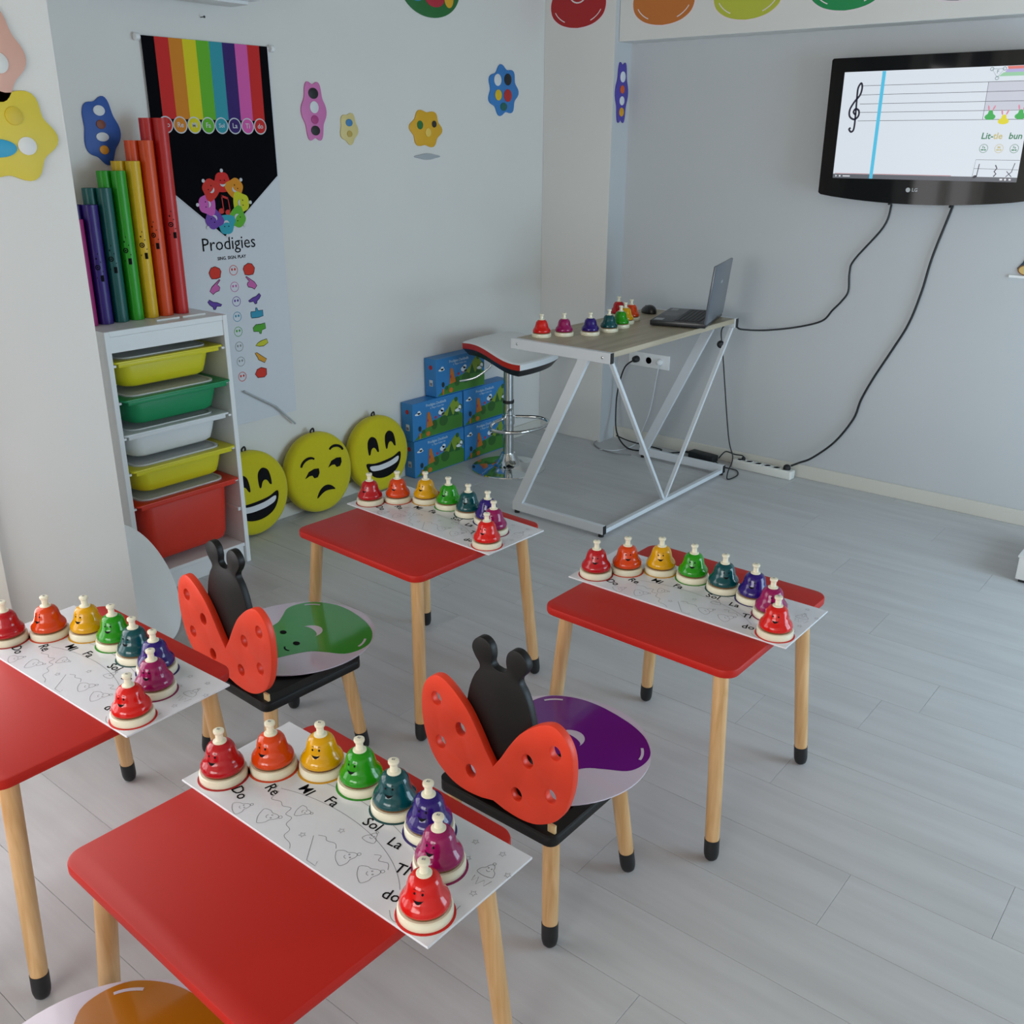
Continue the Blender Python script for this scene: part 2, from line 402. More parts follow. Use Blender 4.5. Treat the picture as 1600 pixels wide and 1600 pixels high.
M_ring = [mat('ring_print_'+n.replace(' ', '_'), c, .5) for n, c in zip(BNAME, BCOL)]
note_me = [text_mesh(t, .028, bold=.00005) for t in NOTES]
ring_me = prism(ell(0, 0, .0435, n=40), 0, .0005)
def bell_doodle(cx, cy, s, rot):
    out = [(-.5, -.42), (-.42, -.1), (-.25, .05), (-.16, .3), (0, .42), (.16, .3), (.25, .05), (.42, -.1), (.5, -.42), (.25, -.52), (0, -.55), (-.25, -.52)]
    knob = ell(0, .5, .09, .09, n=8); e1 = ell(-.1, .08, .03, .04, n=6); e2 = ell(.1, .08, .03, .04, n=6); sm = [(-.12, -.1), (-.05, -.17), (.05, -.17), (.12, -.1)]
    def T(P): return [(cx+s*(x*math.cos(rot)-y*math.sin(rot)), cy+s*(x*math.sin(rot)+y*math.cos(rot))) for x, y in P]
    return [(T(sp2(out, 4, True)), True), (T(knob), True), (T(e1), True), (T(e2), True), (T(sm), False)]
dl = []
for cx, cy, s, r in ((-.149, -.093, .03, -.5), (-.095, -.08, .035, -1.0), (-.061, -.037, .026, -1.2), (.068, -.009, .024, .1), (.072, -.063, .034, -.6), (.125, -.066, .036, -.7), (.256, .052, .028, .1)):
    dl += bell_doodle(cx, cy, s, r)
dl.append((sp2([(-.15, -.02), (-.142, -.035), (-.135, -.03), (-.13, -.05), (-.112, -.045), (-.1, -.05), (-.085, -.045), (-.08, -.06), (-.065, -.06), (-.06, -.075), (-.045, -.08), (-.04, -.095), (-.02, -.1), (-.01, -.108)], 5), False))
dl.append((sp2([(0, -.06), (.012, -.055), (.02, -.06), (.035, -.056), (.045, -.063)], 5), False))
dl.append(([(-.005, -.065), (.03, -.108), (.05, -.108), (.045, -.1)], False))
dl.append((sp2([(.1, -.035), (.11, -.03), (.115, -.04), (.13, -.035), (.14, -.045)], 5), False))
dl.append(([(.243+.004, .03), (.25, .018), (.254, .03), (.26, .016), (.265, .03), (.272, .02), (.275, .035)], False))
dl.append((ell(-.02, -.12, .28, .16, n=30, a0=.5, a1=2.3), False)); dl.append((ell(-.01, -.12, .22, .12, n=26, a0=.5, a1=2.2), False))
dl.append((sp2([(.2, -.1), (.225, -.11), (.27, -.075), (.272, -.03)], 6), False))
for sx, sy in ((.2, .085), (.25, .09), (.285, .06), (.27, 0), (.215, .05), (-.02, -.075), (-.24, .04), (.02, -.03), (-.2, .09)):
    dl.append(([(sx+.006*math.cos(PI/2+i*PI/5)*(1 if i % 2 == 0 else .45), sy+.006*math.sin(PI/2+i*PI/5)*(1 if i % 2 == 0 else .45)) for i in range(10)], True))
doodle_me = ribbons(dl, .0009, .0007)
sheet_me = box((-MW/2, -MD/2, 0), (MW/2, MD/2, .004), .0008, 1)
mat_frames = {}
MLAB = {'A': 'white laminated note mat with Do Re Mi lettering, lying on the nearest red table', 'B': 'white laminated note mat under the bells on the red table by the emoji cushions', 'C': 'white laminated note mat under the bells on the red table furthest right', 'D': 'white laminated note mat on the red table cut off by the left edge'}
for k, (x, y, th, mx, my, mth) in TABLES.items():
    T = Matrix.Translation((x, y, TH)) @ Matrix.Rotation(th, 4, 'Z') @ Matrix.Translation((mx, my, 0)) @ Matrix.Rotation(mth, 4, 'Z')
    mat_frames[k] = T
    t = thing('note_mat', MLAB[k], 'mat', group='note mats', mw=T)
    link('sheet', sheet_me, M_mat, t)
    link('line_drawing', doodle_me, M_line, t, (0, 0, .0035))['kind'] = 'stuff'
    for i in range(8):
        link('note_name', note_me[i], M_ink, t, (TXT_XY[i][0], TXT_XY[i][1], .0044), rot=(0, 0, TXT_ROT[i]))
        link('ring_print', ring_me, M_ring[i], t, (BELL_XY[i][0], BELL_XY[i][1], .0038))

# ------------------------------------------------------------------ bells
DOME = [(.0345, .0185), (.0362, .02), (.0367, .0238), (.036, .028), (.0338, .0325), (.0305, .0365), (.0277, .041), (.026, .0475), (.0246, .054), (.0228, .06), (.0195, .065), (.0148, .0682), (.009, .0695)]
dome_me = lathe(DOME, 36, angle=60)
base_me = lathe([(.0392, 0), (.0402, .0015), (.0404, .009), (.0398, .0135), (.0378, .0152), (.02, .0155), (0, .0155)], 40)
gap_me = lathe([(.0338, .0152), (.0346, .0192), (.02, .0195)], 32)
btn_me = lathe([(.0115, .0685), (.0115, .0708), (.0065, .0725), (.0062, .0835), (.0085, .086), (.0092, .0885), (.0088, .0915), (.006, .0928), (0, .093)], 24)
def dome_r(z):
    for (r0, z0), (r1, z1) in zip(DOME, DOME[1:]):
        if z0 <= z <= z1: return r0+(r1-r0)*(z-z0)/(z1-z0)
    return .03
def face_mesh():
    bm = bmesh.new()
    def pt(a, z, off=.0003):
        r = dome_r(z)+off; return Vector((r*math.sin(a), -r*math.cos(a), z))
    def blob(a, z, ra, rz, n=12):
        c = bm.verts.new(pt(a, z, .0006)); vs = [bm.verts.new(pt(a+ra*math.cos(2*PI*k/n), z+rz*math.sin(2*PI*k/n))) for k in range(n)]
        for k in range(n): bm.faces.new((c, vs[k], vs[(k+1) % n]))
    blob(-.24, .0535, .07, .002); blob(.24, .0535, .07, .002)
    n = 12; up = []; dn = []
    for k in range(n+1):
        t = -1+2*k/n; a = .3*t
        up.append(bm.verts.new(pt(a, .0435+.0012*t*t))); dn.append(bm.verts.new(pt(a, .0435+.0022*t*t-.0042*(1-t*t), .0006)))
    for k in range(n): bm.faces.new((dn[k], dn[k+1], up[k+1], up[k]))
    for s in (-1, 1):
        L = []
        for k in range(6):
            a = s*.24+(-.09+.18*k/5); z = .058+.0008*math.sin(PI*k/5); L.append((bm.verts.new(pt(a, z)), bm.verts.new(pt(a, z+.0007))))
        for k in range(5): bm.faces.new((L[k][0], L[k+1][0], L[k+1][1], L[k][1]))
    me = bpy.data.meshes.new('face'); bm.to_mesh(me); bm.free(); return finish(me)
face_me = face_mesh(); btxt = text_mesh('85', .006)
def bell(i, mw, label, group, face=True):
    t = thing('desk_bell', label, 'bell', mw=mw, group=group)
    link('base', base_me, M_bwhite, t); link('rim_gap', gap_me, M_bgap, t)
    d = link('dome', dome_me, M_bell[i], t)
    if face: link('face_print', face_me, M_ink, d)['kind'] = 'stuff'
    b = link('push_button', btn_me, M_bwhite, t); link('button_print', btxt, M_line, b, (0, 0, .0931))
    return t
BDESC = {'A': 'on the nearest table', 'B': 'on the table by the emoji cushions', 'C': 'on the table furthest right', 'D': 'on the table cut off at left'}
BPOS = ['at the left end', 'second of the row', 'third of the row', 'fourth of the row', 'fifth of the row', 'sixth of the row', 'seventh of the row', 'at the right end']
for k, T in mat_frames.items():
    for i in range(8):
        mw = T @ Matrix.Translation((BELL_XY[i][0], BELL_XY[i][1], .0045)) @ Matrix.Rotation(.42+random.uniform(-.25, .25), 4, 'Z')
        bell(i, mw, f'{BNAME[i]} bell, {BPOS[i]}, {BDESC[k]}', 'desk bells')
DZ = .757
DB = [(7, -2.415, 3.169), (6, -2.361, 3.252), (5, -2.287, 3.335), (4, -2.272, 3.452), (3, -2.287, 3.565), (2, -2.325, 3.66), (1, -2.352, 3.752), (0, -2.445, 3.79)]
DLAB = ['dark red bell at the far end of the steel desk beside the orange one', 'orange bell on the steel desk, behind the yellow one', 'yellow bell on the steel desk behind the green one', 'green bell on the steel desk behind the teal one', 'dark teal bell on the steel desk right of the indigo one', 'indigo bell near the front end of the steel desk', 'magenta bell between red and indigo at the front end of the steel desk', 'bright red bell at the front left corner of the steel desk']
for i, x, y in DB:
    bell(i, Matrix.Translation((x, y, DZ+.0005)) @ Matrix.Rotation(-1.5, 4, 'Z'), DLAB[i], 'desk bells', False)

# ------------------------------------------------------------------ ladybug chairs
HALF = [(.019, .390), (.04, .426), (.065, .462), (.094, .489), (.12, .506), (.141, .512), (.16, .505), (.177, .488), (.188, .461), (.191, .422), (.187, .382), (.175, .341), (.1565, .3105), (.13, .289), (.1, .275), (.0655, .2705), (.03, .2735)]
hh = HALF
wing_out = [(0, .362)]+sp2(hh, 3)+[(0, .281)]+[(-x, y) for x, y in sp2(hh, 3)[::-1]]
holes = [ell(s*hx, hz, .0128, .0152, n=18) for s in (-1, 1) for hx, hz in ((.149, .457), (.085, .411), (.14, .358), (.059, .324))]
wing_me = prism(wing_out, 0, .018, holes, bev=.0025)
BH = [(.012, .568), (.0185, .576), (.0165, .592), (.02, .61), (.033, .622), (.05, .622), (.064, .61), (.068, .594), (.06, .578), (.05, .566), (.05, .555), (.062, .538), (.074, .51), (.082, .475), (.083, .44), (.078, .395), (.067, .345), (.055, .3), (.045, .262)]
b2 = sp2(BH, 3)
body_out = [(0, .566)]+b2+[(0, .262)]+[(-x, y) for x, y in b2[::-1]]
body_me = prism(body_out, 0, .018, bev=.002)
SEATZ = .262
plat_me = prism(rrect(-.15, 0, .15, .3, .02, 5), SEATZ-.022, SEATZ, bev=.003)
rim_me = prism(rrect(-.15, 0, .15, .3, .02, 5), SEATZ, SEATZ+.006, holes=[rrect(-.125, .035, .125, .28, .02, 5)])
cl_me = {}
for sx in (-1, 1):
    cl_me[sx, 0] = leg_geo((sx*.125, .03, SEATZ-.021), (sx*.145, .005, 0)); cl_me[sx, 1] = leg_geo((sx*.125, .265, SEATZ-.021), (sx*.15, .288, 0))
tag_me = box((.128, .012, SEATZ+.002), (.146, .018, SEATZ+.024), .001)
def chair(x, y, rz, label):
    t = thing('ladybug_chair', label, 'chair', (x, y, 0), rz, 'ladybug chairs')
    link('seat', plat_me, M_black, t); link('seat_rim', rim_me, M_black, t)
    # backrest boards stand upright: local XY outline turned to XZ
    R = Matrix(((1, 0, 0, 0), (0, 0, -1, 0), (0, 1, 0, 0), (0, 0, 0, 1)))
    wg = link('ladybug_wings', wing_me, M_redwing, t, mw=Matrix.Translation((0, .02, 0)) @ R); wg['label'] = 'red pierced wings of the backrest'
    bd = link('ladybug_body', body_me, M_black, t, mw=Matrix.Translation((0, .0385, 0)) @ R); bd['label'] = 'black backrest with two round antennae'
    link('joint_block', tag_me, mat('pale_ply', '#d8bd8a', .6), t)
    for s in cl_me:
        l = link('leg', cl_me[s][0], M_leg, t); c = link('leg_cap', cl_me[s][1], M_cap, l)
    return t
chair(-1.027, 1.21, .0, 'ladybug chair with red wings and black body, carrying the purple disc')
chair(-1.83, 1.162, -.03, 'ladybug chair with red wings and black body, carrying the green disc')
chair(-1.03, .138, 0, 'ladybug chair pushed under the nearest table, its orange disc at the bottom edge')
chair(-1.80, .112, 0, 'ladybug chair at the table cut off by the left edge')
# printed discs lying on the seats
M_disc = mat('glossy_white_board', '#d6cfe0', .12, coat=.6)
DISC_R = .205
disc_me = lathe([(DISC_R, 0), (DISC_R, .003), (0, .003)], 72)
def bell_outline(s, close=0):
    L = [(0, 1.0), (.16, .98), (.3, .88), (.38, .7), (.42, .48), (.5, .3), (.68, .15), (.86, -.02), (.92, -.25), (.84, -.5), (.6, -.68), (.3, -.77), (0, -.8)]
    P = sp2(L, 4); return [(x*s, y*s) for x, y in P]+[(-x*s, y*s) for x, y in P[::-1][1:-1]]
def arc_rib(cx, cy, rx, ry, a0, a1, wd, n=14): return (ell(cx, cy, rx, ry, n=n, a0=a0, a1=a1), False)
DB_ = sp2([(0, .165), (.045, .155), (.068, .125), (.077, .1), (.086, .05), (.1, .01), (.128, -.018), (.163, -.05), (.17, -.085), (.161, -.12), (.14, -.145), (.1, -.17), (.05, -.183), (0, -.186)], 4)
def fat_bell(k=1): return [(x*k, y*k) for x, y in DB_]+[(-x*k, y*k) for x, y in DB_[::-1][1:-1]]
disc_print = poly_sheet([fat_bell()], 0, .0005)
arc_me = [ribbons([(ell(0, -.085, .155, .085, n=12, a0=a0, a1=a1), False)], .006, .0004) for a0, a1 in ((3.3, 3.75), (5.67, 6.12))]
smile_me = poly_sheet([ell(0, -.035, .034, .036, n=16, a0=PI, a1=2*PI)+ell(0, -.035, .034, .014, n=16, a0=2*PI, a1=PI)[1:-1]], .0002, .0006)
eye_me = poly_sheet([ell(0, 0, .011, .0085, n=14)], .0002, .0006)
lash_me = ribbons([(ell(0, 0, .014, .009, n=8, a0=.4, a1=PI-.4), False)], .004, .0005)
def disc(mw, label, color, cname):
    t = thing('seat_disc', label, 'disc', mw=mw, group='round seat discs')
    link('board', disc_me, M_disc, t)
    if color:
        p = link('bell_print', disc_print, mat('disc_print_'+cname, color, .14, coat=.5), t, (0, 0, .0032))
        for a_ in arc_me: link('gloss_print', a_, M_disc, p, (0, 0, .0006))
        link('smile_print', smile_me, M_disc, p, (0, 0, .0006))
        for s_ in (-1, 1):
            link('eye_print', eye_me, M_ink, p, (s_*.039, .022, .0006)); link('lash_print', lash_me, M_ink, p, (s_*.05, .05, .0006))
    return t
DSZ = SEATZ+.0065
for x, y, rz, lab, c, n in ((-1.05, 1.457, 2.95, 'round white disc with a purple bell print on a ladybug chair', '#6a1b86', 'purple'), (-1.885, 1.42, 2.92, 'round white disc with a smiling green bell print on a ladybug chair', '#2f9a35', 'green'),
                        (-1.035, .386, 3.1, 'round disc with an orange bell print at the bottom edge', '#b8700f', 'orange'), (-1.79, .36, 0, 'round disc with a red bell print, barely in the frame at left', '#b01c1c', 'red')):  # orange print darkened to carry the shadow on that disc
    R = Matrix.Rotation(rz, 4, 'Z')
    disc(Matrix.Translation((x, y, DSZ)) @ R, lab, c, n)
# blank disc leaning behind the partition
tl, yw = math.radians(25), math.radians(40)
c_, u_ = Vector((-2.67, 1.424, DISC_R*math.cos(tl)+.002)), Vector((-math.sin(yw), math.cos(yw), 0))
n_ = Vector((math.cos(yw)*math.cos(tl), math.sin(yw)*math.cos(tl), math.sin(tl)))
blank = disc(frame(c_, u_, n_.cross(u_)), 'blank white round disc leaning between the partition and the drawer unit', None, None)
blank.children[0].material_slots[0].material = mat('lit_white_board', '#fbfcfd', .3)  # whiter than the other boards, standing in for strong light on it

# ------------------------------------------------------------------ storage frame with bins
SX0, SX1, SY0, SY1, SH = -3.174, -2.917, 1.553, 2.012, .938
t = thing('storage_unit', 'white wooden storage frame holding coloured bins beside the banner', 'shelf', (0, 0, 0))
for nm, lo, hi in (('side_panel', (SX0, SY0, 0), (SX1, SY0+.018, SH)), ('side_panel', (SX0, SY1-.018, 0), (SX1, SY1, SH)), ('top_panel', (SX0, SY0+.018, SH-.018), (SX1-.001, SY1-.018, SH)),
                   ('front_rail', (SX1-.018, SY0+.018, SH-.07), (SX1-.003, SY1-.018, SH-.018)), ('bottom_shelf', (SX0, SY0+.018, .066), (SX1-.004, SY1-.018, .08)), ('plinth', (SX1-.03, SY0+.018, 0), (SX1-.012, SY1-.018, .066)), ('back_panel', (SX0, SY0+.018, .08), (SX0+.006, SY1-.018, SH-.018))):
    link(nm, box(lo, hi, .0012, 1), M_white, t)
RIMS = [.836, .713, .592, .468, .344]
run_me = box((SX0+.01, -.006, -.004), (SX1-.006, .006, .004), .001, 1)
for z in RIMS+[.22, .215]:
    for yy in (SY0+.024, SY1-.024): link('runner', run_me, M_white, t, (0, yy, z-.012 if z > .3 else z))
def ring_loft(rings):
    bm = bmesh.new(); R = [[bm.verts.new((p[0], p[1], z)) for p in o] for o, z in rings]
    n = len(R[0])
    for a, b in zip(R, R[1:]):
        for k in range(n): bm.faces.new((a[k], a[(k+1) % n], b[(k+1) % n], b[k]))
    bm.faces.new(R[0][::-1])
    return mesh_bm(bm, angle=50)
def tub(h):
    # x: depth (front = +), y: width ; rim plane at z=0
    o = lambda ins, r: rrect(-.226+ins*.6, -.197+ins, -.012-ins*.7, .197-ins, r)
    return ring_loft([(o(.05, .04), -h), (o(.036, .045), -h+.008), (o(.03, .045), -h+.03), (o(.02, .04), -.012), (o(.024, .038), -.002), (o(.034, .035), -h+.03), (o(.055, .03), -h+.008)])
def rim():
    return prism(rrect(-.243, -.2055, 0, .2055, .012), -.007, 0, holes=[rrect(-.23, -.172, -.03, .172, .04)], bev=.0015)
tub_s, tub_b, rim_me2 = tub(.098), tub(.232), rim()
lip_me = box((-.012, -.19, -.02), (-.004, .19, -.004), .002)
lid_me = prism(rrect(-.228, -.17, -.032, .17, .04), -.006, .0015, bev=.001)
lidrim_me = prism(rrect(-.228, -.17, -.032, .17, .04), .001, .004, holes=[rrect(-.22, -.162, -.04, .162, .034)])
BINS = [('#d8cf1f', 'yellow', 0, 'upper yellow plastic bin at the top of the white frame', .0), ('#0b8a55', 'green', .022, 'green plastic bin with a frosted lid, pulled out a little', .003), ('#dfe2e4', 'white', .0, 'white plastic bin in the middle of the storage frame', .0), ('#d8cf1f', 'yellow', .012, 'lower yellow plastic bin above the deep red one', .003), ('#d8321c', 'red', .014, 'deep red plastic bin at the bottom of the storage frame', .003)]
M_lid = mat('frosted_lid', '#d8dad8', .4, alpha=.75)
for (c, n, off, lab, dy), z in zip(BINS, RIMS):
    b = thing('storage_bin', lab, 'bin', (SX1-.006+off, (SY0+SY1)/2+dy, z), 0, 'bins in the storage frame')
    mm = mat('bin_plastic_'+n, c, .38)
    link('tub', tub_b if n == 'red' else tub_s, mm, b); link('rim', rim_me2, mm, b); link('front_lip', lip_me, mm, b)
    l = link('lid', lid_me, M_lid, b); link('lid_edge', lidrim_me, mat('frosted_edge', '#dcdfdf', .3), l)
for y0, y1, lab in ((1.684, 1.772, 'left of two white plastic strips on top of the storage frame'), (1.782, 1.872, 'right of two white plastic strips on top of the storage frame')):
    o = link('plastic_strip', prism([(-.004, 0), (.004, 0), (.0045, .006), (-.0045, .006)], 0, y1-y0, bev=.001), mat('strip_white', '#f2f4f4', .3)); o.matrix_world = frame((-2.972, y1, SH+.0005), (-1, 0, 0), (0, 0, 1)); tag(o, lab, 'strip', 'strips on the frame')

# ------------------------------------------------------------------ boomwhacker tubes
def tube_me(L): return lathe([(.0222, .001), (.0232, 0), (.0232, L), (.0219, L), (.0219, .004)], 28, cap=False, angle=40)
TUB = [('red', '#c31f1c', 1.930, .635, 1), ('orange', '#da4a12', 1.868, .566, 1), ('yellow', '#d8ae08', 1.812, .503, 1), ('green', '#1f9a14', 1.757, .474, 1), ('dark teal', '#005552', 1.700, .423, 1), ('indigo', '#2c1272', 1.645, .374, 1), ('magenta', '#a1236f', 1.591, .332, 0)]
pr = bmesh.new()
def wrap_ring(bm, z, a0, r0, r1, R=.0235, n=16):
    for k in range(n):
        t0, t1 = 2*PI*k/n, 2*PI*(k+1)/n; q = []
        for rr, tt in ((r0, t0), (r1, t0), (r1, t1), (r0, t1)):
            a = a0+rr*math.cos(tt)/R; q.append(bm.verts.new((R*math.cos(a), R*math.sin(a), z+rr*math.sin(tt))))
        bm.faces.new(q)
def wrap_rect(bm, z0, z1, a0, a1, R=.0235, n=4):
    for k in range(n):
        b0, b1 = a0+(a1-a0)*k/n, a0+(a1-a0)*(k+1)/n
        bm.faces.new([bm.verts.new((R*math.cos(a), R*math.sin(a), z)) for a, z in ((b0, z0), (b1, z0), (b1, z1), (b0, z1))])
wrap_ring(pr, .3, -.75, .005, .0085); wrap_ring(pr, .3, -.75, 0, .003)
wrap_rect(pr, .255, .275, -.55, -.1); wrap_rect(pr, .325, .33, -.9, -.7); wrap_rect(pr, .34, .345, -.6, -.5); wrap_rect(pr, .285, .288, -.2, -.05); wrap_rect(pr, .265, .27, -1.05, -.95); wrap_rect(pr, .315, .318, -.35, -.2)
print_me = bpy.data.meshes.new('p'); pr.to_mesh(print_me); pr.free()
for n, c, y, L, two in TUB:
    mm = mat('tube_plastic_'+n.replace(' ', '_'), c, .38); me = tube_me(L)
    for back in ((0, 1) if two else (0,)):
        x = -3.062 if not back else -3.1; yy = y if not back else y-.028
        o = thing('music_tube', f'{n} plastic music tube standing on the storage frame, {"back" if back else "front"} row', 'tube', (x, yy, SH+.001), random.uniform(-.3, .3), 'music tubes on the frame')
        link('tube', me, mm, o)
        if not back: link('printed_marks', print_me, M_ink, o, (0, 0, (L-.635)*.45))['kind'] = 'stuff'

# ------------------------------------------------------------------ hanging banner
BY0, BY1, BZ1 = 1.972, 2.484, 1.83
bn = thing('hanging_banner', 'tall hanging banner with rainbow stripes and hand signs on the grey wall', 'banner', mw=wall_x(XB+.006, 0, 0))
M_cloth = mat('banner_fabric', '#d3d6dc', .8, noise=.01, nscale=60)
link('cloth', box((BY0, .45, 0), (BY1+.008, BZ1, .0012)), M_cloth, bn)
STR = ['#c81a16', '#d07f10', '#d6c90a', '#5fae1e', '#2b93a3', '#2e1166', '#d458a8', '#c81a16']
bk = link('black_field', poly_sheet([[(BY0, BZ1), (BY0, 1.372), (2.224, 1.17), (BY1+.003, 1.378), (BY1, BZ1)]], .0013, .0019), mat('banner_black', '#07070c', .9, spec=.1), bn)
sw = (BY1-BY0-.085)/8
for i, c in enumerate(STR):
    y0 = BY0+.048+i*sw
    s_ = link('stripe', poly_sheet([[(y0, BZ1), (y0, 1.575), (y0+sw, 1.575), (y0+sw, BZ1)]], .002, .0025), mat(f'stripe_{c[1:]}', c, .75), bn)
    cx = 2.028+i*.0565
    r_ = link('note_circle', poly_sheet([ell(cx, 1.556, .028, n=24)], .0026, .003), mat('banner_pale', '#c9ccd2', .75), bn)
    link('note_circle_fill', poly_sheet([ell(cx, 1.556, .024, n=24)], .0031, .0034), MATS[f'stripe_{c[1:]}'], r_)
    link('note_lettering', text_mesh(['Do', 'Re', 'Mi', 'Fa', 'Sol', 'La', 'Ti', 'do'][i], .024 if i != 4 else .02, bold=.0003), MATS['banner_pale'], r_, (cx, 1.556, .0037))
link('white_edge', ribbons([([(BY0, 1.372), (2.224, 1.17), (BY1+.003, 1.378)], False)], .006, .0022), MATS['banner_pale'], bn)
link('hanging_rod', tube([(BY0-.012, BZ1-.006, -.002), (BY1+.012, BZ1-.006, -.002)], .0038, 12), M_white, bn)
for y in (BY0-.018, BY1+.016):
    o = link('rod_cap', lathe([(.009, 0), (.012, .002), (.012, .016), (.009, .018)], 18), M_white, bn); o.matrix_local = Matrix.Translation((y-.009, BZ1-.006, .006)) @ Matrix.Rotation(PI/2, 4, 'Y')
LC = (2.233, 1.289)
LCOL = ['#cc1d18', '#d78a12', '#c6c81a', '#5fae2a', '#2f9db0', '#6a3fa0', '#c75bb0', '#cc2a1c']
for i, c in enumerate(LCOL):
    a = PI/2-i*PI/4; R = .075; rot = a-PI/2
    def lt_(P_): return [(LC[0]+R*math.cos(a)+x*math.cos(rot)-y*math.sin(rot), LC[1]+R*math.sin(a)+x*math.sin(rot)+y*math.cos(rot)) for x, y in P_]
    lb = link('logo_bell', poly_sheet([lt_([(x*1.12, y*.86) for x, y in sp2([(0, .04), (.013, .038), (.022, .03), (.026, .018), (.03, .004), (.036, -.012), (.035, -.026), (.026, -.036), (0, -.041), (-.026, -.036), (-.035, -.026), (-.036, -.012), (-.03, .004), (-.026, .018), (-.022, .03), (-.013, .038)], 3, True)])], .0026+i*.0002, .0032+i*.0002), mat('logo_'+c[1:], c, .75), bn)
    link('logo_knob', poly_sheet([lt_(ell(0, .04, .0065, n=12))], .003+i*.0002, .005), MATS['banner_pale'], lb)
    link('logo_smile', poly_sheet([lt_(ell(0, -.004, .012, .012, n=8, a0=PI, a1=2*PI)+ell(0, -.004, .012, .004, n=8, a0=2*PI, a1=PI)[1:-1])], .0046, .0052), MATS['banner_pale'], lb)
    for s_ in (-1, 1): link('logo_eye', poly_sheet([lt_(ell(s_*.009, .006, .0022, n=8))], .0046, .0052), M_ink, lb)
link('logo_note', poly_sheet([ell(2.218, 1.263, .012, .010, n=14), ell(2.246, 1.257, .012, .010, n=14), [(2.226, 1.263), (2.230, 1.263), (2.226, 1.32), (2.222, 1.32)], [(2.255, 1.257), (2.258, 1.257), (2.252, 1.31), (2.249, 1.31)], [(2.222, 1.32), (2.252, 1.31), (2.252, 1.302), (2.222, 1.312)]], .0026, .0032), mat('logo_red', '#c62a26', .7), bn)
link('title_lettering', text_mesh('Prodigies', .067, bold=-.0001, spacing=.98), M_ink, bn, (2.238, 1.145, .002)); link('motto_lettering', text_mesh('SING. SIGN. PLAY', .0165, bold=.0003), M_ink, bn, (2.244, 1.094, .002))
HAND = [[(-.9, .1), (-.5, .75), (.1, .9), (.75, .55), (.95, .1), (.8, -.4), (.75, -.75), (.15, -.9), (-.55, -.85), (-.75, -.5)],
        [(.95, 1.0), (.85, 1.1), (.1, .5), (-.4, .1), (-.75, -.5), (-.3, -1.0), (.1, -.7), (.65, -.55), (.8, -.1), (.6, .2), (.4, .3)],
        [(-1, .5), (-.75, .85), (-.2, .45), (.4, .3), (1.1, -.1), (.9, -.3), (.3, -.25), (.05, -.7), (-.25, -.65), (-.3, -.3), (-.75, .1)],
        [(-1, .25), (-.95, .45), (-.2, .4), (-.15, .95), (.05, .95), (.25, .45), (1, .45), (1, -.45), (.2, -.6), (-.9, -.55), (-1, -.3)],
        [(-1, .2), (-.5, .65), (.3, .6), (1, .7), (1.05, -.2), (.4, -.35), (.25, -.9), (0, -.85), (-.1, -.5), (-.95, -.4)],
        [(-1, -.25), (-.6, .15), (0, .4), (.9, .55), (1.05, -.1), (.3, -.5), (-.4, -.45)],
        [(-.9, .9), (-.6, .95), (.1, .35), (.95, -.35), (.55, -.9), (0, -.5), (-.4, -.25), (-.55, .2)],
        [(-1, 0), (-.6, .7), (.1, .9), (.95, .55), (.9, -.4), (.5, -.75), (-.6, -.65)]]
HCOL = ['#d0301f', '#c660a4', '#5f3c9a', '#2f8fae', '#4fa02c', '#c6c42c', '#d89a2c', '#d0301f']
HPOS = [(2.317, 1.045), (2.325, .992), (2.332, .928), (2.335, .872), (2.34, .815), (2.345, .755), (2.335, .698), (2.330, .637)]
cpos = [(2.246, 1.047), (2.244, .985), (2.246, .93), (2.243, .872), (2.241, .815), (2.239, .757), (2.24, .698), (2.24, .638)]
for i in range(8):
    for sgn in ((1, -1) if i < 3 else (1,)):
        hx = HPOS[i][0] if sgn == 1 else 2.246-(HPOS[i][0]-2.246)-.012
        flip = -sgn if i in (0, 1, 2) else 1
        pts = [(hx+x*.029*flip, HPOS[i][1]+y*.025) for x, y in HAND[i]]
        if flip < 0: pts = pts[::-1]
        h_ = link('hand_sign', poly_sheet([pts], .0014, .0019), mat('hand_'+HCOL[i][1:], HCOL[i], .75), bn)
        link('hand_outline', ribbons([(pts, True)], .0022, .0021), M_ink, h_)
    lc = mat('circle_'+HCOL[i][1:], HCOL[i] if i not in (5, 6) else '#8f948f', .75)
    rg = link('sign_circle', ribbons([(ell(*cpos[i], .018, n=24), True)], .0022, .0018), lc, bn)
    for s_ in (-1, 1): link('sign_mark', poly_sheet([ell(cpos[i][0]+s_*.0065, cpos[i][1]+.003, .0038, .005, n=10)], .0014, .0019), lc, rg)
link('bottom_rod', tube([(2.232, .583, .014), (2.38, .49, .016), (2.47, .40, .014)], .0042, 8), mat('grey_rod', '#aeb2b5', .6), bn)

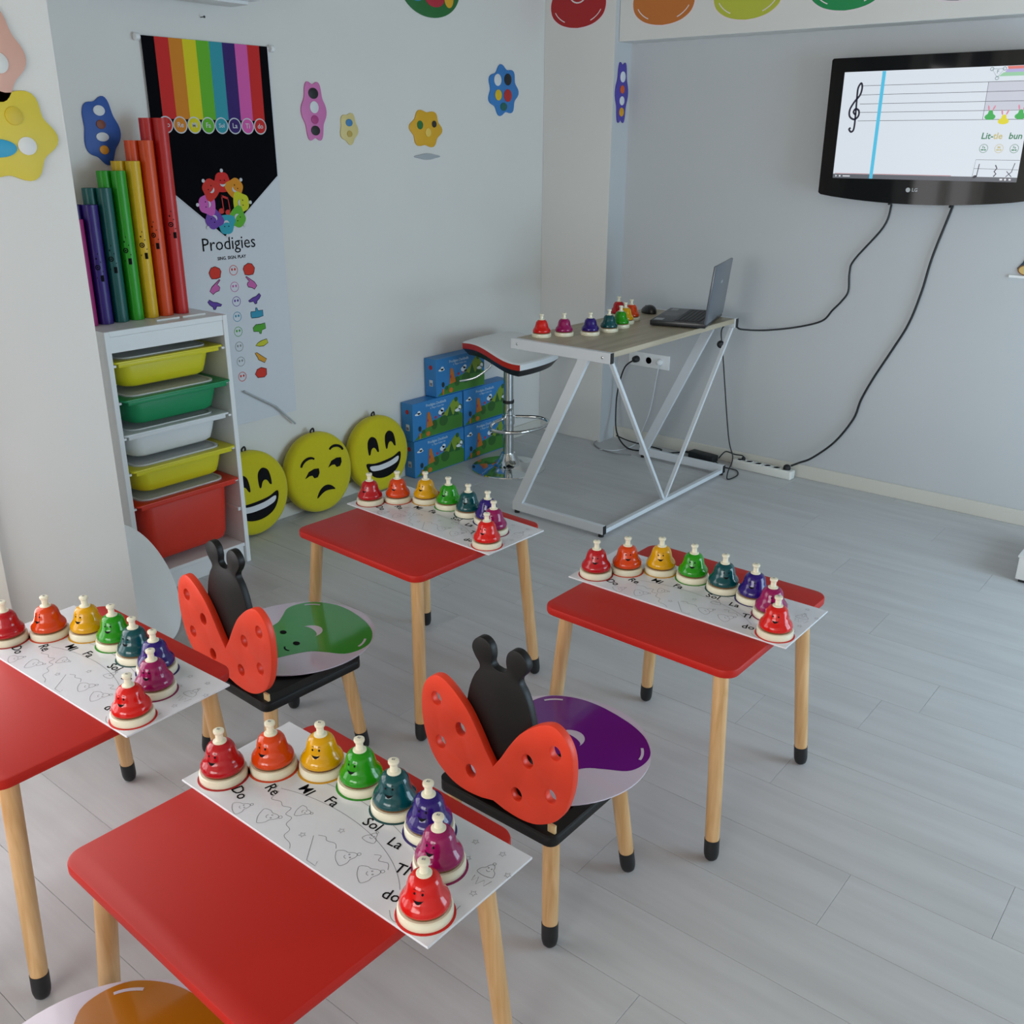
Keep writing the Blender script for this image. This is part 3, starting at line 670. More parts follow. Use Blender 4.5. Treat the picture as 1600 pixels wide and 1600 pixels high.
# ------------------------------------------------------------------ wall cut-outs: plain coloured stand-ins of the same size and place
def lobes(w_, h_, n, d, ph): return [((w_+w_*d*math.cos(n*a+ph))*math.cos(a), (h_+h_*d*math.cos(n*a+ph))*math.sin(a)) for a in [2*PI*k/60 for k in range(60)]]
def cutout(mw, label, w_, h_, n, base, spots, ph=0):
    """lobed foam plaque with plain round patches"""
    t = thing('wall_cutout', label, 'wall decoration', mw=mw, group='painted wall cut-outs')
    link('plaque', prism(lobes(w_, h_, n, .1, ph), 0, .006, bev=.001), mat('cutout_'+base[1:], base, .5), t)
    for cx, cy, rx, ry, c in spots: link('patch', prism(ell(cx, cy, rx, ry, 0, 26), .006, .009, bev=.0008), mat('cutout_'+c[1:], c, .5), t)
cutout(wall_x(XB, 1.79, 1.535), 'blue and white painted plaque behind the tallest music tubes', .062, .1, 5, '#1f4fa0', [(0, .06, .02, .016, '#d8dadd'), (0, .018, .016, .014, '#7a3a20'), (0, -.02, .022, .014, '#d8dadd'), (0, -.06, .016, .014, '#d89018')], .4)
cutout(wall_x(XB, 2.69, 1.615), 'pink and black painted plaque right of the banner', .058, .108, 6, '#cf74b0', [(0, .065, .024, .02, '#17171a'), (0, .015, .022, .022, '#d8dade'), (0, -.03, .018, .016, '#b03a80'), (0, -.07, .022, .018, '#17171a')])
cutout(wall_x(XB, 2.868, 1.555), 'small cream painted plaque with a blue patch', .046, .058, 5, '#d7c686', [(0, .022, .018, .014, '#3f7fb5'), (0, -.02, .014, .012, '#b99f50')], .8)
cutout(wall_x(XB, 3.32, 1.56), 'yellow painted plaque with a green patch on the middle of the left wall', .095, .075, 6, '#d9a51c', [(-.04, .015, .018, .018, '#1f6a34'), (.01, -.015, .018, .018, '#e2c35c'), (.05, .02, .014, .014, '#17171a')], .5)
cutout(wall_x(XB, 3.325, 1.445), 'flat grey plaque standing in for the shadow under the yellow one', .075, .012, 4, '#a6abb0', [])  # grey strip drawn as the shadow below the yellow cut-out
cutout(wall_x(XB, 3.855, 1.735), 'blue and red painted plaque beside the pillar', .105, .105, 7, '#2f78bd', [(-.045, .045, .026, .026, '#d6d9dc'), (.03, .05, .026, .026, '#16171a'), (-.04, -.02, .024, .024, '#d9b61c'), (.03, -.02, .028, .028, '#b52420'), (0, -.07, .024, .018, '#17605a')], .3)
cutout(wall_x(XB, 3.37, 2.13), 'green oval painted plaque at the top of the picture', .205, .115, 2, '#15682c', [(.02, -.05, .06, .035, '#b01f35'), (-.09, -.055, .035, .016, '#2f86c4'), (.11, -.045, .028, .035, '#d8a41c')], PI)
cutout(wall_x(XP+.001, 4.245, 1.73), 'purple and white painted plaque on the side of the pillar', .05, .135, 6, '#4b3f9e', [(0, .07, .022, .024, '#d4d8de'), (0, .015, .018, .018, '#cf5a18'), (0, -.035, .02, .02, '#d4d8de'), (0, -.085, .02, .02, '#d39a1c')])
cutout(wall_x(XPART, 1.105, 1.685), 'round pink painted plaque on the left partition', .078, .095, 5, '#d9a795', [(.02, -.02, .022, .022, '#d9d9d6')], .5)
cutout(wall_x(XPART, 1.12, 1.515), 'yellow painted plaque with a blue patch on the left partition', .108, .1, 6, '#d8c338', [(-.03, -.03, .045, .02, '#2b9cc4'), (.04, -.025, .022, .02, '#dcdcda'), (.02, .04, .02, .02, '#cdb42c')], .6)
for nm, fr, cx, zb, c, lab in (('red', 'p', -2.995, 2.015, '#a8161a', 'red paper bell sticker on the pillar'), ('orange', 'b', -2.546, 2.003, '#c2702c', 'orange paper bell sticker on the beam'), ('yellow', 'b', -2.134, 1.998, '#b7bd3c', 'yellow-green paper bell sticker on the beam'), ('green', 'b', -1.702, 2.003, '#0a8a4c', 'green paper bell sticker on the beam above the television edge'), ('blue', 'b', -1.269, 2.007, '#0d3a4c', 'dark blue paper bell sticker on the beam above the television')):
    s = .176; t = thing('bell_sticker', lab, 'sticker', mw=wall_y(cx, (YP if fr == 'p' else YBEAM)-.0004, zb+.8*s), group='paper bell stickers')
    link('paper', poly_sheet([bell_outline(s*1.03)], 0, .0006), mat('sticker_paper', '#e3d9dc', .6), t)
    pr_ = link('bell_print', poly_sheet([bell_outline(s*.985)], .0007, .0012), mat('sticker_'+nm, c, .5), t)
    gb = bmesh.new(); add_ribbon(gb, ell(0, -.2*s, .8*s, .5*s, n=10, a0=3.5, a1=4.15), .004, .0015); add_ribbon(gb, ell(0, -.2*s, .8*s, .5*s, n=10, a0=5.27, a1=5.92), .004, .0015); add_ribbon(gb, ell(0, .1*s, .3*s, .28*s, n=10, a0=3.6, a1=5.8), .006, .0015)
    link('gloss_print', mesh_bm(gb, smooth=False), MATS['sticker_paper'], pr_)

# ------------------------------------------------------------------ emoji cushions
M_plush = mat('yellow_plush', '#c9bd0c', .9, noise=.03, nscale=90, bump=.25, sheen=.15)
CR = .1742
cush_me = lathe([(0, -.035), (CR*.7, -.036), (CR*.9, -.033), (CR*.97, -.024), (CR, -.008), (CR, .008), (CR*.97, .024), (CR*.9, .033), (CR*.7, .037), (CR*.35, .0385), (0, .039)], 56, cap=False, angle=80)
loop_me = tube([(-.008, CR-.004, 0), (-.009, CR+.008, 0), (.004, CR+.016, 0), (.008, CR+.006, 0), (.004, CR-.004, 0)], .0038, 8, smooth=4)
FZ = .0385
heye = prism(sp2([(-.03, -.03), (-.03, .005), (-.022, .032), (0, .045), (.022, .032), (.03, .005), (.03, -.03), (.022, -.03), (.013, -.012), (0, -.005), (-.013, -.012), (-.022, -.03)], 3, True), FZ-.002, FZ+.0022)
hmouth = prism(sp2([(-.105, -.018), (-.06, -.028), (0, -.031), (.06, -.028), (.105, -.018), (.095, -.06), (.06, -.095), (0, -.108), (-.06, -.095), (-.095, -.06)], 4, True), FZ-.004, FZ+.002)
hteeth = prism(sp2([(-.088, -.034), (-.04, -.042), (0, -.044), (.04, -.042), (.088, -.034), (.08, -.056), (.04, -.066), (0, -.068), (-.04, -.066), (-.08, -.056)], 4, True), FZ, FZ+.0028)
seye = prism([(-.042, -.012), (-.02, .012), (.01, .018), (.034, .014), (.034, -.006), (.022, -.022), (.004, -.022), (-.004, -.008), (-.02, -.006)], FZ-.002, FZ+.0022)
sbrow = prism(ell(0, 0, .042, .03, n=12, a0=.3, a1=PI-.3)+ell(0, -.002, .036, .021, n=12, a0=PI-.35, a1=.35), FZ-.003, FZ+.0022)
smouth = prism(sp2([(-.05, -.1), (-.03, -.07), (0, -.056), (.03, -.062), (.052, -.085), (.03, -.082), (0, -.08), (-.025, -.088)], 3, True), FZ-.003, FZ+.0022)
def cushion(y, rz, roll, label, kind):
    tilt = math.radians(5)
    n = Vector((math.cos(rz)*math.cos(tilt), math.sin(rz)*math.cos(tilt), math.sin(tilt))); u = Vector((-math.sin(rz), math.cos(rz), 0)); v = n.cross(u)
    c = Vector((XB+.058, y, CR*math.cos(tilt)+.004))
    t = thing('emoji_cushion', label, 'cushion', mw=frame(c, u, v) @ Matrix.Rotation(roll, 4, 'Z'), group='round emoji cushions')
    link('pillow', cush_me, M_plush, t)
    link('hanging_loop', loop_me, mat('loop_black', '#1c1c1c', .7), t, mw=Matrix.Rotation(-roll, 4, 'Z'))
    if kind == 'happy':
        for s_ in (-1, 1): link('eye', heye, M_ink, t, (s_*.053, .05, 0))
        m_ = link('mouth', hmouth, M_ink, t); link('teeth', hteeth, mat('felt_white', '#d9dadd', .8), m_)
    else:
        for cx, cy in ((-.055, .012), (.072, .028)): link('eye', seye, M_ink, t, (cx, cy, 0))
        for cx, cy, r_ in ((-.072, .055, .25), (.085, .075, -.25)): link('eyebrow', sbrow, M_ink, t, (cx, cy, 0), rot=(0, 0, r_))
        link('mouth', smouth, M_ink, t)
cushion(2.188, 0, .06, 'grinning yellow emoji cushion half hidden by the storage frame', 'happy')
cushion(2.538, 0, .02, 'unamused frowning yellow emoji cushion in the middle', 'sad')
cushion(2.889, 0, .06, 'grinning yellow emoji cushion beside the blue boxes', 'happy')

# ------------------------------------------------------------------ blue boxes
BW, BHH, BD = .352, .183, .078
bx_me = box((0, 0, -BD), (BW-.002, BHH-.002, 0), .002, 1)
M_blue = mat('box_blue_print', '#2f7fc0', .4, noise=.06, nscale=6)
def P(l): return l
art = [('hill', '#3f7d2a', [sp2([(.005, .004), (.02, .012), (.06, .035), (.11, .06), (.17, .08), (.24, .09), (.30, .085), (.345, .07), (.347, .004)], 3)]),
       ('hill', '#7f9a2c', [sp2([(.2, .085), (.24, .115), (.27, .145), (.295, .155), (.32, .13), (.335, .09), (.3, .08)], 3, True)]),
       ('bush', '#2c5f22', [ell(.145, .055, .02, .024), ell(.21, .062, .03, .026), ell(.07, .035, .012, .01), ell(.3, .15, .012, .012), ell(.33, .105, .014, .016)]),
       ('tree', '#1f5a26', [[(.235, .075), (.255, .125), (.275, .075)], [(.28, .07), (.3, .115), (.32, .07)]]),
       ('tower', '#c4701f', [[(.09, .05), (.097, .12), (.105, .128), (.115, .12), (.135, .055)], ell(.1, .02, .014, .012), ell(.045, .02, .006, .016)]),
       ('flower', '#b23a4e', [ell(.155, .09, .008, .007), ell(.185, .095, .006, .006), ell(.1, .085, .005, .008)]),
       ('cloud', '#dfe9f0', [ell(.035, .128, .022, .006), ell(.04, .134, .011, .009), ell(.19, .108, .018, .012), ell(.2, .118, .012, .01), ell(.31, .095, .02, .008), ell(.325, .105, .01, .012)]),
       ('dark_shape', '#1d2b2a', [ell(.045, .055, .009, .013), ell(.205, .098, .01, .006)])]  # last entry: small dark ellipses in the printed scene
art_me = [(n, poly_sheet([l], .0003+i*.0003, .0006+i*.0003), mat('box_art_'+c[1:], c, .5)) for i, (n, c, L) in enumerate(art) for l in L]
bt1, bt2 = text_mesh('Prodigies Deskbells', .019, spacing=.95), text_mesh('C Major Color Set', .0125)
side_sticker = poly_sheet([ell(0, .14, .011, n=16)], 0, .0005); side_label = poly_sheet([rrect(-.01, .05, .012, .08, .001, 2)], 0, .0005); side_bars = poly_sheet([[(-.006+.004*k, .053), (-.004+.004*k, .053), (-.004+.004*k, .067), (-.006+.004*k, .067)] for k in range(4)], .0006, .0009)
FX = -3.112
for y, z, lab in ((3.108, 0, 'blue bell box at the left bottom of the stack'), (3.464, 0, 'blue bell box at the right bottom of the stack behind the stool'), (3.102, BHH, 'blue bell box in the middle row, left'), (3.460, BHH, 'blue bell box in the middle row behind the stool pole'), (3.268, 2*BHH, 'blue bell box on top of the stack')):
    t = thing('bell_box', lab, 'box', mw=wall_x(FX, y, z+.001), group='stacked blue boxes')
    link('carton', bx_me, M_blue, t)
    for n, me, mm in art_me: link(n+'_print', me, mm, t)
    link('title_lettering', bt1, mat('box_lettering', '#c3dcee', .5), t, (.16, .158, .001)); link('subtitle_lettering', bt2, MATS['box_lettering'], t, (.165, .141, .001))
    S_ = Matrix(((0, 0, -1, -.0006), (0, 1, 0, 0), (1, 0, 0, -BD*.45), (0, 0, 0, 1)))
    link('side_sticker', side_sticker, mat('sticker_red', '#c8433c', .5), t, mw=S_); sl = link('side_label', side_label, MATS['banner_pale'], t, mw=S_); link('barcode', side_bars, M_ink, sl)['kind'] = 'stuff'

# ------------------------------------------------------------------ bar stool
SC = Vector((-2.879, 3.523, 0))
t = thing('bar_stool', 'chrome bar stool with white curved seat and red edge', 'stool', SC)
link('base', lathe([(.18, 0), (.182, .003), (.18, .007), (.15, .011), (.09, .018), (.06, .03), (.045, .055), (.036, .075), (.034, .08)], 64, angle=50), M_chrome, t)
link('outer_column', lathe([(.026, .07), (.026, .33), (.022, .335)], 32), M_chrome, t)
link('column', lathe([(.0235, .3), (.0235, .575)], 32), mat('brushed_steel', '#c3c8cb', .22, metal=1), t)
link('collar', lathe([(.024, .332), (.0275, .332), (.0275, .345), (.024, .345)], 28), M_cap, t)
fr_ = [(.02, .03, .26), (.12, .09, .26), (.2, .06, .255), (.215, -.04, .25), (.17, -.15, .245), (.06, -.19, .245), (-.0, -.12, .25), (-.01, -.03, .255)]
f_ = link('foot_ring', tube(fr_, .0085, 10, smooth=8), M_chrome, t); link('ring_clamp', lathe([(.0265, .225), (.03, .227), (.03, .272), (.0265, .274)], 28), M_chrome, t)
link('lever', tube([(-.02, -.02, .56), (-.05, -.06, .545), (-.055, -.075, .51), (-.105, -.12, .46), (-.17, -.16, .44)], .005, 8, smooth=5), M_chrome, t)
# seat: curved shell, a bilinear patch with an S-shaped profile along u
cs = {'L': Vector((-3.06, 3.35, .628)), 'B': Vector((-3.135, 3.79, .612)), 'F': Vector((-2.652, 3.335, .578)), 'R': Vector((-2.715, 3.75, .568))}
def seat_grid(off, inset):
    N = 20; bm = bmesh.new(); G = []
    for i in range(N+1):
        row = []
        for j in range(N+1):
            u, v = i/N, j/N
            # rounded corners (squircle mapping)
            a, b = 2*u-1, 2*v-1
            a2 = a*math.sqrt(max(0, 1-.22*b*b)); b2_ = b*math.sqrt(max(0, 1-.22*a*a)); uu, vv = (a2*inset+1)/2, (b2_*inset+1)/2
            p = cs['L']*(1-uu)*(1-vv)+cs['B']*(1-uu)*vv+cs['F']*uu*(1-vv)+cs['R']*uu*vv
            s = .016*math.sin(2*PI*(uu-.08))
            p = p+Vector((0, 0, s+off)) - SC; row.append(p)
        G.append(row)
    return G, N
def seat_layer(o0, i0, o1, i1, close0=False, close1=False, sides=(0, 1, 2, 3)):
    G0, N = seat_grid(o0, i0); G1, _ = seat_grid(o1, i1); bm = bmesh.new()
    def per(G):
        idx = [(i, 0) for i in range(N)]+[(N, j) for j in range(N)]+[(i, N) for i in range(N, 0, -1)]+[(0, j) for j in range(N, 0, -1)]
        return idx
    V0 = {(i, j): None for i in range(N+1) for j in range(N+1)}; V1 = dict(V0)
    for (G, V, cl) in ((G0, V0, close0), (G1, V1, close1)):
        for i in range(N+1):
            for j in range(N+1):
                if cl or i in (0, N) or j in (0, N): V[i, j] = bm.verts.new(G[i][j])
        if cl:
            for i in range(N):
                for j in range(N): bm.faces.new((V[i, j], V[i+1, j], V[i+1, j+1], V[i, j+1]))
    P_ = per(G0)
    for k in range(len(P_)):
        if k//N not in sides: continue
        a, b = P_[k], P_[(k+1) % len(P_)]; bm.faces.new((V0[a], V0[b], V1[b], V1[a]))
    return mesh_bm(bm, angle=50)
M_vinyl = mat('white_vinyl', '#e4e7ea', .3, coat=.2)
link('seat_top', seat_layer(0, 1.0, .006, .97, False, True), M_vinyl, t)
link('seat_edge', seat_layer(-.026, .99, 0, 1.0, sides=(0, 2, 3)), mat('red_vinyl', '#b01a15', .35), t)
link('seat_front_edge', seat_layer(-.026, .99, 0, 1.0, sides=(1,)), M_vinyl, t)
link('seat_underside', seat_layer(-.06, .86, -.026, .99, True, False), mat('black_vinyl', '#0b0d12', .4), t)

# ------------------------------------------------------------------ steel desk
t = thing('steel_desk', 'white steel Z-frame desk with pale oak top near the corner', 'desk', (-2.25, 3.6, 0))
O = Vector((-2.25, 3.6, 0))
def dl_(p): return Vector(p)-O
X0, X1, Y0, Y1 = -2.492, -2.004, 3.062, 4.115
M_oak = wood_mat('pale_oak_top', '#a39780', '#bdb19b', .45, (26, 2.2, 26), .05)
link('desktop', box(dl_((X0+.01, Y0+.022, DZ-.022)), dl_((X1-.006, Y1-.022, DZ)), .0015, 1), M_oak, t)
for yy, s in ((Y0, 1), (Y1, -1)):
    a, b = sorted((yy, yy+s*.022))
    rl = link('top_rail', box(dl_((X0, a, DZ-.042)), dl_((X1, b, DZ+.001)), .002, 1), M_steel, t)
    link('rail_cap', box(dl_((X1, a+.001, DZ-.041)), dl_((X1+.004, b-.001, DZ)), .001, 1), M_cap, rl)
    yb = yy-s*.001
    for bx in (X0+.035, X1-.035):
        o = link('bolt', lathe([(.005, 0), (.005, .002), (.003, .003), (0, .003)], 12), M_chrome, rl); o.matrix_local = frame(dl_((bx, yb if s > 0 else yb, DZ-.02)), (1, 0, 0), (0, 0, s))
    bt = link('bottom_rail', box(dl_((-2.48, a, .012)), dl_((X1-.002, b, .05)), .002, 1), M_steel, t)
    for fx in (-2.46, -2.02): link('glide', lathe([(.012, 0), (.012, .013)], 12), M_cap, bt, dl_((fx, (a+b)/2, 0)))
    link('rail_cap', box(dl_((X1-.002, a+.001, .013)), dl_((X1+.002, b-.001, .049)), .001, 1), M_cap, bt)
    bm = bmesh.new(); bar(bm, dl_((-2.13, (a+b)/2, DZ-.04)), dl_((-2.455, (a+b)/2, .045)), (.024, 0, 0), (0, .0095, 0)); link('diagonal_leg', mesh_bm(bm, smooth=False), M_steel, t)
ym = (Y0+Y1)/2
bm = bmesh.new(); bar(bm, dl_((X1-.012, Y0+.01, .022)), dl_((X1-.012, Y1-.01, .022)), (.009, 0, 0), (0, 0, .009)); link('floor_bar', mesh_bm(bm, smooth=False), M_steel, t)
for yy, yb in ((Y0+.03, ym-.035), (Y1-.03, ym+.0-.02)):
    bm = bmesh.new(); bar(bm, dl_((X1-.014, yy, DZ-.04)), dl_((X1-.014, yb, .03)), (.008, 0, 0), (0, .008, 0)); link('brace', mesh_bm(bm, smooth=False), M_steel, t)
o = link('cable_plug', lathe([(0, -.018), (.012, -.016), (.017, -.006), (.017, .006), (.01, .014), (0, .016)], 18), M_cable); o.matrix_world = frame((X1-.034, 4.03, .645), (.8, .6, 0), (0, 0, 1)); tag(o, 'small round black plug hanging at the far desk brace', 'plug')

# ------------------------------------------------------------------ laptop and mouse
M_lap = mat('laptop_black', '#1b1c20', .35, coat=.1)
P1, P2 = Vector((-2.21, 3.68, DZ)), Vector((-1.985, 3.772, DZ))
ud = Vector((math.cos(.29), math.sin(.29), 0)); vd = Vector((-ud.y, ud.x, 0))     # ud: toward the hinge, vd: width
LD, LW = .245, .37
t = thing('laptop', 'open black laptop on the oak desk seen from behind its lid', 'laptop', mw=frame(P1, ud, vd))
link('base', box((0, 0, .004), (LD, LW, .026), .004, 2), M_lap, t)
link('keyboard_deck', box((.1, .02, .0262), (.215, LW-.02, .0268)), mat('deck_dark', '#111215', .5), t)
kme = box((0, 0, 0), (.016, .0155, .002), .0008, 1)
for r in range(6):
    for k in range(17): link('key', kme, mat('key_black', '#232428', .45), t, (.103+r*.0185, .025+k*.019, .0268))
link('touchpad', box((.025, .14, .0262), (.085, .23, .0266)), mat('pad', '#2a2b30', .3), t)
link('sticker', box((.012, .02, .0262), (.05, .07, .0265)), mat('silver_sticker', '#9fa3aa', .4), t); link('sticker', box((.02, .3, .0262), (.05, .345, .0265)), MATS['silver_sticker'], t)
lt = math.radians(6)
ld = link('lid', box((-.012, 0, 0), (0, LW, .25), .004, 2), mat('lid_grey', '#5a626c', .3, coat=.3), t, mw=Matrix.Translation((LD+.004, 0, .018)) @ Matrix.Rotation(lt, 4, 'Y'))
link('screen_bezel', box((-.0128, .004, .006), (-.0118, LW-.004, .246)), M_lap, ld); link('display', box((-.0134, .016, .022), (-.0127, LW-.016, .232)), mat('dark_display', '#0b0d12', .1, coat=.5), ld)
link('lid_mark', box((0, LW/2-.02, .16), (.0004, LW/2+.02, .172)), MATS['silver_sticker'], ld)
def mouse_mesh():
    bm = bmesh.new(); bmesh.ops.create_uvsphere(bm, u_segments=24, v_segments=14, radius=1)
    for v in bm.verts:
        z = v.co.z; v.co = Vector((v.co.x*.052, v.co.y*.031, max(z, -.25)*.03+.0075)); v.co.z *= 1-.25*(v.co.x/.052)
    return mesh_bm(bm, angle=60)
t = thing('computer_mouse', 'black computer mouse beside the laptop on the desk', 'mouse', (-2.395, 3.975, DZ+.0005), 2.6)
link('shell', mouse_mesh(), M_lap, t); link('scroll_wheel', tube([(.03, -.003, .026), (.03, .003, .026)], .006, 12), M_cap, t)

# ------------------------------------------------------------------ television
TX0, TX1, TZ0, TZ1, TY = -1.735, -.902, 1.304, 1.832, 4.222
t = thing('television', 'black wall-mounted television showing a music staff', 'television', mw=wall_y(0, TY, 0))
outl = [(TX1, TZ1-.006), (TX1-.006, TZ1), (TX0+.006, TZ1), (TX0, TZ1-.006), (TX0+.002, TZ0+.008)]+[(TX0+.012+(TX1-TX0-.024)*k/16, TZ0-.028*math.sin(PI*k/16)**.8) for k in range(17)]+[(TX1-.002, TZ0+.008)]
outl = outl[::-1] if False else outl
link('case', prism(outl, -.06, -.002, bev=.004), mat('tv_back_black', '#060708', .4, spec=.3), t)
bz = link('bezel', prism(outl, -.003, .004, holes=[[(-1.678, 1.371), (-.958, 1.371), (-.958, 1.779), (-1.678, 1.779)]]), mat('tv_piano_black', '#030406', .05, spec=.35), t)
link('wall_bracket', box((-1.5, 1.42, -.097), (-1.15, 1.72, -.058)), M_cap, t)
def em(n, c, s=1.0): return mat('screen_'+n, c, .3, emit=s)
sc = link('screen', box((-1.679, 1.370, -.002), (-.957, 1.780, .0)), em('white', '#e3ecf6', .85), t)
ink = em('ink', '#15152a', 1.0)
yl = [1.726, 1.692, 1.658, 1.626, 1.594]
for z in yl: link('staff_line', ribbons([([(-1.60, z), (-.958, z)], False)], .0018, .0006), em('line', '#55585f', .8), sc)
link('play_bar', poly_sheet([[(-1.523, 1.372), (-1.509, 1.372), (-1.509, 1.778), (-1.523, 1.778)]], .0008, .0012), em('cyan', '#4fc3e8', .9), sc)
clef = sp2([(-1.613, 1.618), (-1.622, 1.628), (-1.614, 1.64), (-1.600, 1.632), (-1.600, 1.612), (-1.616, 1.6), (-1.636, 1.612), (-1.638, 1.638), (-1.622, 1.668), (-1.603, 1.692), (-1.598, 1.72), (-1.604, 1.736), (-1.614, 1.72), (-1.615, 1.69), (-1.612, 1.62), (-1.612, 1.565), (-1.622, 1.552), (-1.632, 1.562), (-1.626, 1.568)], 6)
link('treble_clef', ribbons([(clef, False)], .0075, .0012), ink, sc)
link('bar_line', ribbons([([(-1.117, 1.594), (-1.117, 1.726)], False)], .0016, .0008), MATS['screen_line'], sc)
link('measure_shade', poly_sheet([[(-1.116, 1.628), (-.958, 1.628), (-.958, 1.725), (-1.116, 1.725)]], .0002, .0005), em('shade', '#cfd4e2', .85), sc)
for cx, cz, c, n in ((-1.092, 1.608, '#2fae4c', 'green'), (-1.042, 1.592, '#e2d81e', 'lemon'), (-.986, 1.609, '#2fae4c', 'green')):
    nb = link('note_bell', poly_sheet([[(cx+x*1.1, cz+z) for x, z in bell_outline(.019)]], .001, .0014), em(n, c, .9), sc)
    for ex, er in ((-.009, .25), (.01, -.4)): link('note_ear', poly_sheet([ell(cx+ex, cz+.027, .003, .01, er, 10)], .001, .0014), em('pink', '#dc8aa0', .9), nb)
for tx, body, c, n in ((-1.112, 'Lit-', '#2f7d55', 'dkgreen'), (-1.069, 'tle', '#c9bd7a', 'straw'), (-1.014, 'bun', '#2f7d55', 'dkgreen')):
    link('lyric_lettering', text_mesh(body, .032, 'LEFT', .0006, shear=.1), em(n, c, .9), sc, (tx, 1.535, .001))
for cx, c, n, tx in ((-1.096, '#2f7d55', 'dkgreen', 'Fa'), (-1.041, '#c9bd7a', 'straw', 'Mi'), (-.987, '#2f7d55', 'dkgreen', 'Fa')):
    r_ = link('sign_circle', ribbons([(ell(cx, 1.491, .015, n=20), True)], .0016, .0008), em(n, c, .9), sc)
    link('sign_lettering', text_mesh(tx, .012, bold=.0002), em(n, c, .9), r_, (cx, 1.495, .001)); link('sign_hands', poly_sheet([ell(cx-.004, 1.486, .006, .0025, n=10), ell(cx+.006, 1.486, .004, .0025, n=10)], .0008, .0012), em(n, c, .9), r_)
link('chord_bar', poly_sheet([[(-1.055, 1.768), (-.958, 1.768), (-.958, 1.778), (-1.06, 1.778)]], .0008, .0012), em('salmon', '#e07a74', .9), sc)
link('chord_bar', poly_sheet([[(-1.065, 1.757), (-.958, 1.757), (-.958, 1.768), (-1.06, 1.768)]], .0008, .0012), em('lilac', '#b3aede', .9), sc)
link('chord_bar', poly_sheet([[(-1.085, 1.744), (-.958, 1.744), (-.958, 1.757), (-1.07, 1.757)]], .0008, .0012), em('mint', '#98cfa8', .9), sc)
link('chord_triangle', ribbons([([(-1.112, 1.77), (-1.068, 1.77), (-1.09, 1.74)], True), (ell(-1.112, 1.77, .006, n=12), True), (ell(-1.068, 1.77, .006, n=12), True), (ell(-1.09, 1.738, .006, n=12), True)], .0018, .0014), em('grey', '#5b7f80', .9), sc)
link('chord_lettering', text_mesh('F', .018), MATS['screen_grey'], sc, (-1.09, 1.760, .0016))
link('rhythm_box', ribbons([([(-1.122, 1.375), (-1.117, 1.45), (-.96, 1.45)], False), ([(-1.119, 1.418), (-.96, 1.416)], False)], .0014, .0008), MATS['screen_line'], sc)
link('rhythm_note', poly_sheet([ell(-1.112, 1.388, .008, .005, .4, 12), [(-1.107, 1.388), (-1.104, 1.388), (-1.1, 1.435), (-1.103, 1.435)]], .001, .0014), ink, sc)
link('rhythm_rest', ribbons([([(-1.043, 1.432), (-1.036, 1.42), (-1.044, 1.408), (-1.036, 1.4), (-1.044, 1.39)], False)], .004, .0012), ink, sc)
link('rhythm_cross', ribbons([([(-1.0, 1.41), (-.98, 1.39)], False), ([(-1.0, 1.39), (-.98, 1.41)], False), ([(-.982, 1.41), (-.975, 1.44)], False)], .0025, .0012), ink, sc)
link('player_bar', poly_sheet([[(-1.678, 1.371), (-.958, 1.371), (-.958, 1.388), (-1.678, 1.388)]], .0003, .0006), em('dim', '#70757f', .6), sc)
link('progress_line', poly_sheet([[(-1.67, 1.3885), (-1.2, 1.3885), (-1.2, 1.3905), (-1.67, 1.3905)]], .0008, .001), em('redline', '#c06a6e', .8), sc)
for ic in ([(-1.667, 1.376), (-1.667, 1.384), (-1.66, 1.38)], rrect(-1.652, 1.377, -1.645, 1.383, .001, 2), rrect(-1.636, 1.378, -1.605, 1.382, .001, 2), rrect(-1.02, 1.377, -1.01, 1.383, .001, 2), ell(-1.0, 1.38, .004, n=10), rrect(-.988, 1.377, -.98, 1.383, .001, 2)): link('player_icon', poly_sheet([ic], .0008, .0012), em('icon', '#e6eaf0', .9), sc)
lg = link('logo_lettering', text_mesh('LG', .019, 'LEFT', .0003), mat('logo_silver', '#b9bdc0', .4), bz, (-1.342, 1.332, .0045)); link('logo_emblem', poly_sheet([ell(-1.357, 1.332, .009, n=20)], .0042, .0048), MATS['logo_silver'], bz)

# ------------------------------------------------------------------ cables, sockets, power strip
def cable(pts, r, label, material=None, sub=6):
    o = link('cable', tube(pts, r, 8, smooth=sub), material or M_cable); tag(o, label, 'cable'); return o
YC = YT-.012
cable([(-1.446, 4.275, 1.272), (-1.446, YC, 1.262), (-1.466, YC, 1.176), (-1.571, YC, 1.036), (-1.587, YC, .98), (-1.582, YC, .898), (-1.605, YC, .853), (-1.643, YC, .807), (-1.687, YC, .754), (-1.80, 4.29, .715), (-1.925, 4.23, .695), (-2.0, 4.16, .70), (-2.01, 4.128, .712)], .0042, 'black cable running from the television to the desk corner')
cable([(-1.201, 4.275, 1.270), (-1.201, YC, 1.265), (-1.247, YC, 1.072), (-1.269, YC, .926), (-1.302, YC, .788), (-1.353, YC, .671), (-1.418, YC, .534), (-1.461, YC, .425), (-1.484, YC, .331), (-1.553, YC-.01, .211), (-1.645, 4.285, .118), (-1.70, 4.275, .085), (-1.735, 4.262, .065)], .005, 'thick black cable from the television down to the power strip')
cable([(-2.05, 4.125, .72), (-2.09, 4.13, .69), (-2.07, 4.13, .56), (-2.009, 4.13, .195), (-1.976, 4.13, .089), (-1.985, 4.11, .02), (-1.954, 4.05, .005), (-1.945, 4.13, .005), (-1.985, 4.2, .005), (-2.06, 4.205, .006), (-2.12, 4.24, .012)], .003, 'thin black cable hanging from the far desk corner to the floor')
